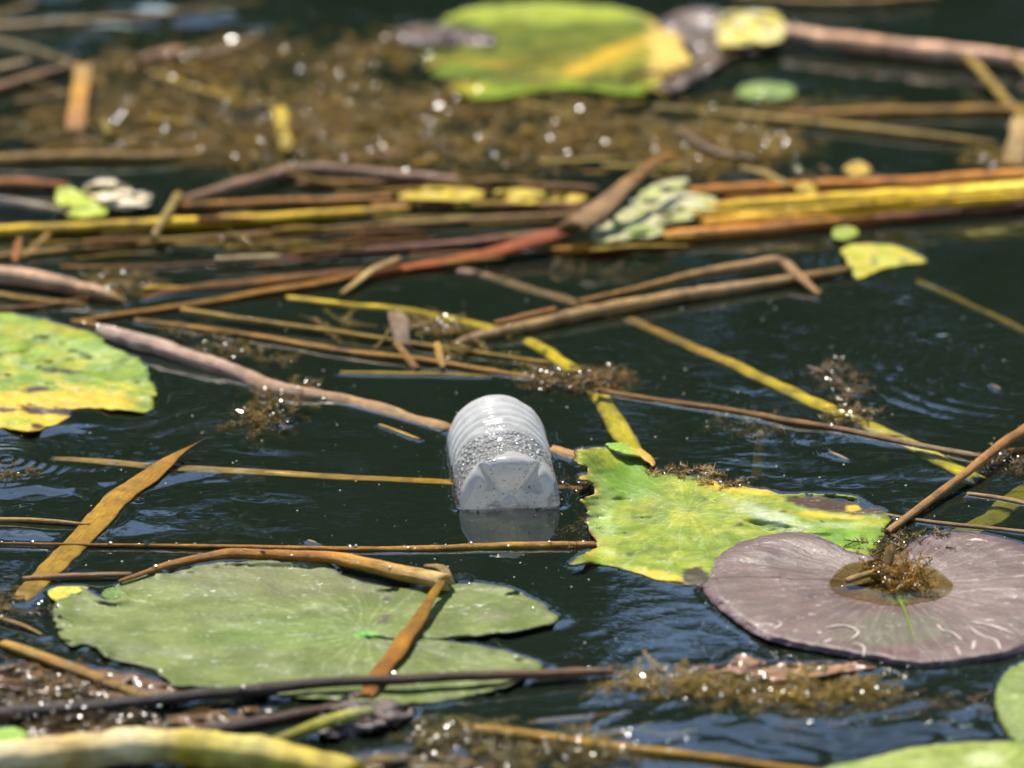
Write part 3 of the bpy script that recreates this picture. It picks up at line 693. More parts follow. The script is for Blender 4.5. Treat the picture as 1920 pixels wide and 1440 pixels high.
flat_leaf('leaf_fragment', 'yellow leaf fragment pointing right at the end of a thin stick', 'leaf', [(1578,470),(1590,460),(1640,457),(1690,464),(1732,484),(1728,493),(1690,496),(1640,510),(1612,522),(1598,514),(1588,490)], C(206, 188, 20), C(180, 186, 50), 2, 1, spots=[((1638, 490, 8, 14), C(110, 110, 60)), ((1695, 488, 10, 5), C(90, 96, 60))])
flat_leaf('leaf_fragment', 'tiny pale green leaf scrap above the yellow fragment', 'leaf', [(1560,440),(1568,424),(1590,424),(1612,434),(1600,446),(1575,450)], C(170, 184, 70), C(150, 164, 60), 3, 1)
flat_leaf('curled_leaf', 'crumpled pale grey green leaf lying against the folded brown blade', 'leaf', [(1108,440),(1150,410),(1180,385),(1215,352),(1250,338),(1290,336),(1285,355),(1340,372),(1345,390),(1320,405),(1250,420),(1240,440),(1180,450),(1120,452)], C(180, 180, 116), C(214, 206, 166), 11, 3.5, step=8, jag=8, spots=[((1190, 430, 50, 12), C(160, 180, 100)), ((1245, 402, 20, 8), C(70, 66, 40)), ((1210, 365, 40, 14), C(190, 196, 120))])
flat_leaf('curled_leaf', 'lime green crumpled leaf among the stems at the upper left', 'leaf', [(105,360),(125,350),(160,362),(195,378),(197,398),(170,406),(130,405),(112,385)], C(190, 206, 76), C(214, 220, 120), 7, 3, jag=7)
flat_leaf('curled_leaf', 'cream white withered petal clump beside the lime green leaf', 'leaf', [(160,350),(185,338),(220,342),(250,358),(280,362),(278,382),(245,392),(205,385),(170,368)], C(236, 214, 160, .62), C(250, 236, 204, .66), 9, 6, jag=9)
flat_leaf('leaf_fragment', 'pale cream yellow leaf piece at the end of the pink stalk', 'leaf', [(1345,50),(1350,26),(1400,22),(1455,24),(1470,45),(1462,76),(1400,82),(1350,84)], C(236, 214, 110), C(236, 226, 170), 10, 4, jag=6)
flat_leaf('dead_leaf', 'dull grey brown rotten leaf between the far leaf and the cream piece', 'leaf', [(1235,45),(1290,18),(1345,20),(1400,50),(1480,80),(1440,95),(1380,100),(1335,130),(1290,160),(1250,170),(1230,160),(1290,130),(1300,100),(1270,70)], C(96, 78, 70), C(130, 108, 90), 4, 4, 'dead', jag=8, step=10)
flat_leaf('dead_leaf', 'dark brown shrivelled leaf lying on the left of the far green leaf', 'leaf', [(740,62),(790,45),(860,52),(910,60),(935,75),(910,85),(860,82),(800,84),(750,80)], C(60, 44, 40), C(100, 70, 60), 5, 3, 'dead', jag=8, meniscus=False)
flat_leaf('leaf_fragment', 'narrow pale green leaf floating below the pink stalk', 'leaf', [(1382,170),(1410,156),(1450,155),(1488,164),(1485,180),(1440,187),(1400,184)], C(110, 140, 70), C(140, 164, 90), 2, 2)
flat_leaf('leaf_fragment', 'small yellow scrap above the bundle of yellow stems', 'leaf', [(1585,315),(1605,303),(1630,312),(1625,328),(1595,330)], C(206, 170, 60), C(220, 190, 80), 5, 3)
flat_leaf('leaf_fragment', 'small straw yellow scrap touching the orange stem of the bundle', 'leaf', [(1492,352),(1510,342),(1530,350),(1525,362),(1500,362)], C(196, 170, 80), C(210, 186, 90), 9, 3, meniscus=False)
flat_leaf('leaf_fragment', 'bright yellow leaf tip beside the big pale green pad', 'leaf', [(90,1112),(105,1101),(150,1099),(165,1104),(130,1118),(108,1128)], C(226, 206, 20), C(200, 200, 40), 2.5, 1, jag=2)
for k, (lab, out, cA, cB, z) in enumerate([
    ('yellow leaf strip lying among stems left of the folded brown blade', [(750,362),(800,352),(860,352),(905,358),(900,372),(850,376),(800,374),(760,374)], C(200, 168, 30), C(226, 200, 60), 7),
    ('yellow leaf strip just behind the folded brown blade', [(925,360),(980,354),(1040,362),(1100,366),(1080,380),(1040,378),(985,382),(935,374)], C(206, 172, 24), C(220, 200, 50), 7)]):
    flat_leaf('leaf_fragment', lab, 'leaf', out, cA, cB, z, 4, jag=6)
# dark rotting leaves
flat_leaf('dead_leaf', 'brown rotting leaf awash between the big pad and dark stalk, lower left', 'leaf', [(10,1248),(90,1240),(200,1255),(290,1275),(370,1300),(330,1318),(200,1325),(80,1330),(0,1320),(-20,1280)], C(92, 66, 30), C(120, 84, 44), 0.4, 4, 'dead', jag=10, step=9)
flat_leaf('dead_leaf', 'olive brown sunken leaf in front of the dark stalk, lower left', 'leaf', [(30,1345),(180,1335),(330,1330),(470,1322),(520,1335),(430,1360),(300,1385),(150,1400),(40,1395)], C(84, 62, 22), C(112, 80, 34), -0.5, 5, 'dead', jag=10, step=10)
flat_leaf('dead_leaf', 'wet grey brown curled leaf under the tip of the orange reed', 'leaf', [(595,1352),(630,1318),(665,1296),(700,1305),(760,1320),(770,1340),(720,1362),(650,1378),(600,1375)], C(88, 76, 74), C(126, 106, 98), 4, 6, 'dead', jag=10, step=8)
flat_leaf('dead_leaf', 'curled tan dead leaf floating in front of the purple pad', 'leaf', [(1295,1253),(1360,1246),(1380,1232),(1400,1226),(1430,1240),(1520,1244),(1610,1240),(1640,1250),(1560,1262),(1470,1276),(1440,1278),(1390,1262)], C(140, 100, 66), C(176, 136, 106), 2.2, 4, 'dead', jag=6, step=8)
flat_leaf('dead_leaf', 'dark ochre sunken leaf along the bottom edge left of centre', 'leaf', [(640,1432),(700,1410),(800,1402),(900,1412),(960,1436),(900,1470),(700,1470)], C(120, 94, 30), C(90, 70, 30), -1, 4, 'dead', jag=8, step=9)
# ------------------------------------------------------------------ stalks, reeds, straws (photo px, py, width_px, height_mm)
TAN, PALE, OCH, ORG, RED = C(178, 142, 100), C(206, 178, 138), C(186, 142, 56), C(184, 112, 40), C(158, 84, 50)
PINK, BRN, DBR, GRY, YEL = C(190, 148, 132), C(138, 98, 64), C(74, 52, 42), C(150, 132, 122), C(206, 178, 10)
def st(label, pts, cols, cat='stalk', name='stalk', **k): return stem(name, label, cat, pts, cols if isinstance(cols, list) else [cols], **k)

# --- far zone
st('pale grey stalk slanting across the far upper left corner', [(-20,52,17,4),(150,40,16,4),(300,28,14,4),(490,2,9,4)], [PALE, TAN, C(120,104,64)], mat='dry')
st('short tan straw end in the far upper left corner', [(-20,36,16,6),(60,8,12,6)], TAN, mat='dry')
st('dim olive stalk slanting down from the upper left edge', [(-20,74,18,1),(60,95,18,1),(135,122,16,1)], C(120,100,50))
st('brown stalk ending at the upright orange stub', [(-20,168,20,5),(60,145,19,5),(140,122,17,5)], [C(170,120,92), BRN])
st('pale straw end on the upper left edge', [(-10,130,18,5),(50,117,14,5)], PALE, mat='dry')
st('broad orange brown reed stub standing out of the weed', [(157,124,34,14),(150,180,33,8),(144,248,34,2)], [C(176,140,90), C(190,132,58), C(176,120,86)], name='reed_stub', flat=.35)
st('yellow reed stub standing among the weed, upper left', [(524,205,26,11),(532,250,30,6),(536,290,30,1)], [C(206,176,70), C(200,166,56)], name='reed_stub', flat=.4)
st('short olive straw poking up beside the orange stub', [(196,226,14,8),(206,252,14,3)], C(170,142,60), name='straw')
st('pinkish broken stalk piece lying on the far weed', [(262,112,20,7),(300,102,24,8),(342,94,20,8)], [C(170,120,84), C(206,146,116)])
st('brown stalk piece slanting over the far weed', [(380,108,18,6),(430,92,16,6),(485,68,14,6)], C(150,112,84))
st('thick brown stalk lying level across the left weed', [(-20,298,28,3),(120,296,28,3),(250,296,26,3),(385,290,24,2)], [C(166,122,66), C(150,108,56), C(140,104,56)])
st('red brown stalk end at the left edge above the pale leaf', [(-20,344,22,5),(60,345,22,5),(124,348,16,4)], [C(196,112,74), C(184,104,70)])
st('grey white peeling stalk under the lime green leaf', [(-20,376,20,7),(40,382,22,7),(125,398,16,6)], [C(196,184,172), C(172,150,120)], mat='dry', beads=10)
st('brown stick rising to the right behind the yellow stalk', [(330,380,20,6),(430,352,24,7),(545,316,20,9)], [C(140,94,70), C(172,128,104)], beads=4)
st('rusty stalk lying just behind the long yellow stalk', [(335,388,18,5),(500,380,19,5),(640,377,19,5),(735,370,16,5)], [C(170,112,50), C(176,108,56)])
st('long bright ochre stalk crossing the left half', [(-20,434,25,5),(200,424,26,5),(400,416,26,5),(600,402,24,5),(765,391,16,5)], [C(222,178,40,.85), C(228,182,46,.85), C(212,162,50,.8)], nodes=0)
st('tan crossing straw tied over the long ochre stalk', [(288,444,13,11),(300,420,14,13),(318,388,15,13),(336,364,15,11)], [C(190,160,110), C(170,140,80)], mat='dry', name='straw')
st('thin tan stalk running below the long ochre stalk', [(-20,484,16,2),(150,468,15,2),(330,452,13,2),(640,428,12,2),(900,412,18,3),(1085,402,16,5)], [C(170,126,74), C(160,118,70), C(168,126,86)])
st('mauve brown stalk with wet glints behind the stem pile', [(545,314,16,9),(650,318,20,9),(760,330,22,9),(860,338,16,8)], [C(158,120,104), C(172,132,116)], beads=16)
st('dull brown stalk lying behind the yellow leaf strips', [(560,345,16,3),(760,344,16,3),(960,347,16,3),(1120,356,16,3)], [C(150,100,56), C(140,92,56)])
st('rusty stalk under the yellow leaf strips', [(700,385,16,3),(860,384,17,3),(1000,386,17,3),(1110,390,15,3)], [C(170,106,60), C(150,94,60)])
st('olive straw between the ochre stalk and red stalk', [(735,418,12,3),(800,412,14,3),(880,408,12,3)], C(160,136,70), name='straw')
st('thin orange sliver sticking up at the left edge', [(28,492,12,1),(32,468,14,6),(40,442,10,12)], C(190,110,30), name='straw', flat=.4, ends=('cut','point'))
st('short tan sliver leaning beside the orange sliver', [(44,482,10,2),(66,462,13,5),(92,438,12,9)], C(180,132,70), name='straw', flat=.4)
# right bundle
st('orange stem along the back of the right bundle', [(1275,362,22,6),(1450,352,24,6),(1650,344,26,7),(1800,336,28,8),(1960,328,28,8)], [C(206,126,36,.8), C(216,130,40,.8), C(214,140,66,.8)])
st('bright yellow stem in the middle of the right bundle', [(1330,392,24,9),(1450,382,30,9),(1620,372,32,10),(1800,362,34,11),(1960,350,36,12)], [C(232,182,60,.9), C(240,192,64,.95), C(236,206,64,.95), C(240,226,130,.95)], seg=12)
st('golden stem along the front of the right bundle', [(1320,420,22,8),(1450,410,26,8),(1620,396,26,8),(1800,382,26,8),(1960,366,22,8)], [C(222,160,50,.85), C(230,170,62,.85), C(226,180,70,.85)])
st('red brown lower stem of the right bundle', [(1040,468,24,4),(1200,450,28,4),(1400,432,28,4),(1600,414,26,4),(1780,398,26,4),(1960,378,26,4)], [C(206,132,64,.8), C(214,140,80,.8), C(180,96,36), C(130,66,20), C(120,58,18)])
st('olive green thread stem inside the right bundle', [(1340,398,8,12),(1500,388,9,13),(1640,381,10,14)], C(150,140,30))
st('thin golden stem lying on top of the right bundle', [(1300,402,10,13),(1480,394,12,13),(1700,376,12,14),(1950,356,12,15)], [C(226,172,60,.85), C(232,190,80,.85)], seg=8, meniscus=False)
st('thin rusty stem between the orange and yellow stems of the bundle', [(1360,372,10,9),(1560,364,11,9),(1750,352,12,10),(1950,340,12,11)], [C(190,110,40,.8), C(206,130,50,.8)], seg=8, meniscus=False)
st('split tan reed flat along the front of the right bundle', [(1180,446,12,6),(1330,430,16,7),(1500,418,14,7),(1640,404,10,7)], [C(206,160,100,.8), C(190,140,80,.8)], mat='blade', flat=.3, meniscus=False)
# folded brown blade
fb = st('rust red blade rising to a folded pale brown tip', [(660,528,16,2),(750,503,28,3),(850,487,36,5),(950,466,44,8),(1040,440,48,12),(1085,415,60,18)], [C(196,116,30), C(206,104,8), C(200,92,2), C(176,74,2), C(130,76,30)], cat='reed', name='reed_leaf', mat='blade', flat=.3, ends=('point','cut'))
stem('fold', None, None, [(1078,424,62,19),(1110,400,60,24),(1150,368,46,30),(1185,338,34,36),(1220,308,26,40),(1255,292,24,38),(1300,298,16,34)], [C(166,124,86), C(186,142,106), C(182,130,86), C(176,112,60), C(170,110,60)], 'blade', flat=.35, parent=fb, ends=('cut','point'), meniscus=False)
st('brown strip blade sloping up to the rust red blade', [(270,560,14,.5),(330,545,26,1),(450,531,30,1.5),(560,519,30,2),(680,506,22,2.5)], [C(130,80,40), C(150,92,46), C(162,100,50)], cat='reed', name='reed_leaf', mat='blade', flat=.25)
st('ochre blade lying in front of the brown strip', [(150,600,14,2),(250,585,20,2),(380,566,22,2.5),(500,545,24,3),(600,528,24,3.5),(670,512,20,4)], [C(170,118,60), C(176,124,50), C(184,128,58), C(180,116,50)], cat='reed', name='reed_leaf', mat='blade', flat=.25)
st('yellow leaf strip between the weed tuft and brown strip', [(268,540,14,2),(300,537,16,2),(352,541,14,2)], C(206,160,30), name='straw', flat=.3)
st('thin dark red stalk carrying a pale straw piece', [(230,505,10,1),(400,494,10,1),(520,485,12,1),(640,474,14,2),(850,458,18,3),(1040,438,18,4)], [C(130,84,50), C(130,80,52), C(140,82,70), C(160,100,80)])
st('pale straw piece lying on the thin dark red stalk', [(408,488,13,5),(470,485,14,5),(524,483,14,5)], PALE, name='straw', mat='dry', beads=2)
st('pink broken stalk with wet glints at the left edge', [(-20,514,40,6),(60,524,42,6),(140,541,40,5),(190,552,30,4),(238,566,10,2)], [C(204,164,140), C(206,156,128), C(196,140,108), C(170,130,84)], beads=46, ends=('cut','point'))
st('tan straw below the pink broken stalk', [(-20,550,14,2),(60,562,14,2),(160,572,10,1)], C(180,134,76), name='straw')
st('thin orange straw crossing towards the left leaf', [(-20,582,9,2),(70,574,9,2),(190,556,7,2)], C(150,92,40), name='straw')
# --- middle zone
st('long pinkish grey stalk drifting from the left leaf under the bottle', [(184,614,16,5),(205,622,32,5),(270,642,38,5),(360,676,36,3),(450,704,38,1.5),(540,734,40,.5),(640,752,38,-1.5),(740,780,40,-3),(846,814,42,-4)], [C(206,186,172), C(196,166,152), C(190,150,134), C(178,138,118), C(190,146,118), C(184,138,100), C(178,130,80)], beads=18, seg=14)
st('end of ochre reed between the bottle and the torn leaf', [(1046,912,17,-.8),(1075,914,17,-.6),(1108,917,15,-.6)], [C(206,140,62,.85)], cat='reed', name='reed_leaf', mat='blade', flat=.2, meniscus=False)
st('short brown stalk end between the bottle shoulder and the torn leaf', [(1036,850,30,-2.5),(1060,858,30,-2),(1092,866,28,-1.5)], [C(184,138,100), C(178,130,80)])
st('tan broken scrap at the head of the long pinkish stalk', [(135,604,14,5),(170,610,16,6),(202,618,12,7)], C(176,120,60), name='straw', mat='dry', beads=3)
st('thin tan straw with a wet tip above the weed tufts', [(340,581,11,6),(480,602,11,4),(640,624,11,3),(800,648,11,2),(1035,682,10,1)], [C(196,156,96), C(180,140,74), C(170,130,60)], name='straw', beads=3)
st('thin orange straw running through the weed tufts', [(255,600,9,1),(370,615,12,2),(520,637,13,2),(640,658,14,2),(800,676,13,2),(960,702,11,1),(1010,712,9,0)], [C(170,124,70), C(188,130,64), C(178,122,60)], name='straw')
st('long thin brown straw trailing right from the glinting weed', [(1120,732,12,1),(1250,752,12,1),(1400,775,13,1),(1480,790,15,1.5),(1560,802,12,1),(1700,830,13,1),(1845,856,11,2)], [C(150,100,56), C(160,106,60), C(150,104,70), C(176,146,116)], name='straw', beads=4)
st('short pale ochre straw floating above the bottle', [(640,699,8,.5),(720,701,10,.6),(830,703,9,.5),(912,706,6,.3)], C(176,146,76), name='straw')
st('yellow stalk bending down under water behind the bottle', [(540,558,14,.2),(640,570,20,-1.6),(760,583,24,-2.4),(850,600,26,-3),(930,620,28,-3.2),(1020,655,30,-3.6),(1085,700,34,-4.2),(1130,748,38,-5.2),(1160,800,42,-6.5),(1190,850,44,-8)], [C(214,180,14,.8), C(226,190,8,.9), C(230,196,4,1), C(236,206,0,1), C(240,210,0,1), C(240,214,0,1)], flat=.45, meniscus=False)
st('grey brown stalk turning yellow as it sinks to the right', [(860,504,22,.5),(950,528,28,-2.6),(1050,560,30,-3.2),(1130,586,30,-3.4),(1230,622,28,-3.2),(1320,662,30,-3.2),(1420,706,32,-3.4),(1520,752,34,-3.6),(1600,788,34,-4),(1700,834,36,-5),(1830,900,40,-7.5)], [C(150,112,84,.8), C(146,112,86,.9), C(146,110,80,.9), C(160,112,44,.9), C(206,160,16,.95), C(236,200,0,1), C(240,206,0,1), C(236,208,0,1), C(226,210,10,1)], flat=.45, meniscus=False)
st('brown stick with a kinked end pointing down at right', [(1085,566,12,5),(1200,540,15,6),(1330,508,20,8),(1440,491,24,10),(1462,490,24,10),(1495,518,22,6),(1538,554,12,1)], [C(158,108,66), C(164,118,76), C(186,146,110), C(178,132,96)], name='stick', cat='stick', sharp=True, mat='dry')
st('lower tan stick reaching to the yellow leaf fragment', [(852,648,14,1),(900,632,24,2.5),(1000,609,27,3.5),(1100,588,28,4),(1230,562,28,4),(1340,545,26,4),(1480,524,20,4),(1595,504,15,4)], [C(160,120,86), C(186,146,104), C(182,140,98), C(190,150,116), C(172,128,76)], name='stick', cat='stick', mat='dry', beads=14)
st('short brown stick end beside the tan sticks', [(925,606,10,3),(985,593,16,4),(1042,580,14,4)], C(176,110,60), name='stick', cat='stick')
st('splintered tan chip leaning on the ochre blade end', [(640,551,10,2),(672,526,14,5),(700,504,16,7),(746,484,14,10)], [C(186,142,90), C(206,170,122), C(180,136,96)], name='wood_chip', cat='chip', mat='dry', flat=.4)
st('grey flat reed scrap standing above the thin straws', [(744,588,34,11),(752,620,36,7),(757,648,32,3)], [C(140,112,86), C(136,114,98), C(120,96,80)], name='reed_stub', flat=.22, mat='dry')
st('rusty twig slanting below the grey reed scrap', [(742,646,14,4),(760,668,16,3),(782,694,14,.5)], [C(170,120,60), C(150,96,40)], name='straw')
st('small upright straw chip right of the rusty twig', [(820,646,13,7),(826,668,14,4),(832,692,10,1)], C(196,152,92), name='straw', mat='dry')
st('hair thin straw crossing the tan straws', [(700,654,5,3),(716,640,5,4),(730,618,5,6)], C(150,120,60), name='straw', meniscus=False)
st('flat ochre reed floating level behind the bottle', [(100,859,18,-3),(170,864,26,-1.3),(330,877,29,-.8),(520,887,28,-.7),(700,897,26,-.7),(853,905,24,-.7)], [C(180,144,100,.9), C(222,184,134,1), C(222,180,120,1), C(222,166,86,1)], cat='reed', name='reed_leaf', mat='blade', flat=.13, meniscus=False, wob=.3)
st('pointed golden reed blade rising at left over the water', [(40,1125,40,0),(70,1092,48,.6),(120,1042,52,.8),(180,978,52,.9),(225,930,52,1),(262,906,50,1.2),(300,876,40,2.5),(335,850,20,6),(384,822,4,12)], [C(190,150,84), C(200,156,76), C(204,154,60), C(204,150,46), C(206,150,40), C(200,144,40), C(190,136,50)], cat='reed', name='reed_leaf', mat='blade', flat=.12, ends=('cut','point'), wob=.2)
st('short pale straw end at the left edge near the golden blade', [(-20,974,9,1.5),(60,976,10,1.8),(120,980,9,1.8),(168,984,6,1.8)], C(206,164,116), name='straw', mat='dry')
st('long thin orange straw lying level in front of the bottle', [(-20,1018,4,1.6),(150,1021,6,1.8),(350,1024,9,1.6),(600,1029,12,1.2),(760,1029,15,1),(900,1026,17,.9),(1020,1023,17,.9),(1114,1021,15,1.2)], [C(190,130,80), C(190,124,56), C(196,130,50), C(204,140,52), C(206,150,70), C(196,132,80)], name='straw', beads=60)
br = st('bent glossy ochre reed lying across the big pale pad', [(225,1090,8,3),(320,1058,14,4),(425,1037,22,5),(520,1040,24,5.5),(625,1046,26,6),(730,1066,34,7),(834,1090,36,8)], [C(170,108,40), C(184,120,36), C(190,120,30), C(196,124,34), C(206,150,70), C(212,176,124)], cat='reed', name='bent_reed', sharp=True, beads=30, seg=14)
stem('folded_end', None, None, [(838,1074,12,11),(815,1108,20,9),(780,1165,28,7),(745,1222,36,5.5),(705,1278,36,4.5),(690,1304,30,4)], [C(206,160,80), C(206,150,50), C(200,136,30), C(200,128,36), C(204,136,50)], 'blade', flat=.3, parent=br, ends=('point','cut'), meniscus=False)
stem('frayed_tip', None, None, [(800,1062,12,9),(825,1066,20,10),(840,1082,16,9)], [C(160,130,90)], 'dry', flat=.4, parent=br, meniscus=False)
st('thin pinkish straw crossing the foot of the golden blade', [(45,1085,9,2),(120,1081,11,2.6),(245,1077,10,3)], C(186,136,106), name='straw')
st('dark wet stalk with brown tip lying over the big pad', [(-20,1340,30,3),(150,1326,30,4),(300,1312,28,5),(450,1298,26,6),(620,1280,22,7),(800,1273,22,7),(960,1266,22,6),(1080,1261,21,4),(1145,1258,14,2.5)], [C(70,60,56), C(70,60,56), C(72,58,50), C(70,54,44), C(92,66,50), C(126,86,64), C(146,100,74)], beads=40, seg=12)
st('ochre stalk slanting down under the dark wet stalk', [(10,1208,20,3),(80,1232,24,3),(180,1270,24,3),(285,1312,22,2)], [C(196,148,80), C(176,128,56), C(160,116,50)])
st('thin tan straw at the left edge beside the big pad', [(-20,1152,8,2),(40,1172,9,2),(80,1190,6,1)], C(176,136,84), name='straw')
st('thin orange straw leaning in from the right edge', [(1664,997,14,2),(1740,942,16,4),(1830,872,18,8),(1940,788,22,12)], [C(178,132,88), C(186,128,80), C(180,112,56)], beads=6, meniscus=False)
st('broad yellow green reed sunk behind the purple pad', [(1790,1012,50,-4),(1840,980,50,-5),(1900,938,50,-6),(1960,900,50,-7)], [C(190,176,60), C(206,190,70), C(200,182,70)], cat='reed', name='reed_leaf', mat='blade', flat=.15)
st('thin tan straw behind the purple pad at right', [(1645,962,9,.5),(1740,978,10,.6),(1850,990,10,.5),(1950,1002,10,.4)], C(176,140,104), name='straw')
st('small tan straw end on the right edge', [(1815,926,9,.5),(1870,934,11,.5),(1950,950,11,.5)], C(186,146,110), name='straw')
st('short orange straw stub on the right edge under the leaning straw', [(1895,846,12,1),(1960,838,12,1)], C(190,118,60), name='straw')
st('sunken brown reed stub seen under the water right of the bottle', [(1430,815,24,-2),(1426,850,24,-12),(1420,905,26,-26)], [C(170,140,90), C(160,130,80)], name='reed_stub', flat=.3)
st('faint sunken stalk near the right edge', [(1720,530,14,-10),(1800,565,15,-12),(1950,635,16,-14)], [C(200,160,80)], meniscus=False)
st('short splinter floating left of the bottle', [(712,796,6,.5),(750,810,8,.6),(786,824,6,.5)], C(196,152,90), name='wood_chip', cat='chip', mat='dry', flat=.5)
st('tiny grey splinter floating on open water at right', [(1555,846,4,.3),(1575,855,8,.5),(1592,862,3,.4)], C(170,150,130), name='wood_chip', cat='chip', mat='dry', flat=.4)
st('tiny tan flake floating just above the long thin straw', [(578,1012,5,.3),(586,1015,9,.5),(594,1018,5,.3)], C(170,140,96), name='wood_chip', cat='chip', mat='dry', flat=.4)
st('tiny brown flake near the right edge of open water', [(1858,720,4,.3),(1868,725,8,.5),(1876,730,5,.3)], C(150,126,104), name='wood_chip', cat='chip', mat='dry', flat=.4)
# --- top right
st('thick pink wet stalk leading away at the far right', [(1475,62,30,10),(1560,74,36,10),(1700,90,38,9),(1830,104,36,8),(1960,118,32,7)], [C(224,176,150,.85), C(224,166,136,.85), C(224,172,148,.85), C(214,166,140,.85)], beads=14, seg=12)
st('straw hanging down from the far pink stalk', [(1812,104,16,14),(1845,140,18,10),(1885,185,18,5),(1940,238,18,2)], [C(190,152,92), C(170,140,74)], name='straw', mat='dry')
st('second straw end by the far pink stalk at the right edge', [(1895,100,14,12),(1945,150,14,8)], C(186,150,100), name='straw', mat='dry')
st('orange brown stalk lying level at the far right', [(1470,216,18,3),(1620,211,22,3),(1780,208,22,3),(1960,206,22,3)], [C(160,110,56), C(178,124,60), C(184,130,70)])
st('long tan straw slanting across the far right water', [(1230,202,14,3),(1400,218,17,3),(1560,234,18,3),(1720,252,17,3),(1865,270,12,2)], [C(176,150,100), C(184,150,96), C(176,142,90), C(150,120,70)], mat='dry', name='straw')
st('tan stump of reed at the right edge, far side', [(1915,232,36,12),(1908,270,40,7),(1906,312,44,1)], [C(186,152,112), C(170,138,96)], name='reed_stub', flat=.5, mat='dry')
st('blurred tan reed along the top edge', [(1380,-6,16,5),(1560,4,16,5),(1760,-8,14,5)], C(176,140,96), mat='dry')
st('brown stick slanting down in the right weed patch', [(1270,245,18,6),(1340,285,18,6),(1420,302,16,5)], C(130,100,76))
st('tan curved straw sloping onto the orange stem', [(1390,315,12,8),(1430,325,13,8),(1480,350,12,9)], C(180,150,90), name='straw', meniscus=False)
# --- foreground
st('thick mottled yellow stalk filling the bottom left corner', [(-40,1432,78,9),(60,1416,76,10),(170,1403,76,11),(300,1400,76,11),(420,1408,74,11),(540,1428,74,10),(660,1455,74,9)], [C(236,214,184,.75), C(236,208,160,.75), C(214,180,120), C(236,212,170,.75), C(210,182,60), C(226,206,130,.7), C(190,166,50), C(220,196,100)], seg=24, lump=.08, mat='fgstalk')
st('pale yellow green leaf stalk above the thick yellow stalk', [(480,1402,10,4),(560,1372,22,6),(640,1345,28,8),(695,1332,20,9)], [C(150,140,30), C(186,180,76), C(206,200,140)], ends=('point','cut'))
st('dark sodden stick lying behind the thick yellow stalk', [(170,1405,20,2),(330,1378,26,3),(480,1355,24,3),(640,1325,18,3)], [C(70,52,40), C(84,64,60), C(110,76,56)])
st('ochre stalk running along the bottom right of centre', [(870,1362,14,2),(960,1376,22,2.5),(1080,1392,20,2.5),(1250,1412,18,2),(1420,1432,16,2),(1560,1452,16,2)], [C(176,130,56), C(206,152,60), C(190,140,50), C(190,132,56)], nodes=0)
st('thin olive straw sunk above the bottom ochre stalk', [(990,1356,10,-2),(1080,1348,12,-2),(1180,1336,10,-3)], C(170,120,50), name='straw')


RS = random.Random(21)
for k in range(34):                                     # broken straws nobody could tell apart
    px = RS.uniform(20, 1240); py = RS.uniform(345, 505) if px > 150 else RS.uniform(450, 510); ln = RS.uniform(60, 260); sl = RS.gauss(-.05, .05); w = RS.uniform(5, 13); z = RS.uniform(2, 9)
    cl = mixc(RS.choice([C(196,150,70), C(176,112,56), C(206,168,92), C(160,92,50), C(190,158,60)]), C(150,110,60), RS.random() * .6)
    stem('thin_straw', 'thin broken straw lying level in the stem pile across the middle distance', 'straw', [(px, py, w, z), (px + ln * .5, py + ln * .5 * sl + RS.gauss(0, 2), w * 1.1, z + 1), (px + ln, py + ln * sl, w * .7, z + RS.uniform(-2, 2))], [cl, mixc(cl, C(120,90,50), .4)], RS.choice(['reed', 'dry', 'blade']), flat=RS.choice([.3, .5, .9]), group='thin broken straws in the stem pile', seg=8, meniscus=False)
for k in range(64):
    px = RS.uniform(20, 1250); py = RS.uniform(100, 325); ln = RS.uniform(30, 170); sl = RS.gauss(0, .2); w = RS.uniform(4, 13); z = RS.uniform(3, 9)
    cl = RS.choice([C(206,176,110), C(186,150,70), C(160,120,84), C(150,110,50), C(120,88,50), C(130,100,40), C(140,104,60)])
    stem('straw_bit', 'short straw bit lying on the far weed mats', 'straw', [(px, py, w, z), (px + ln, py + ln * sl, w * .8, z + RS.uniform(-2, 2))], [cl], 'dry', flat=.5, group='straw bits on the far weed', seg=8, meniscus=False)

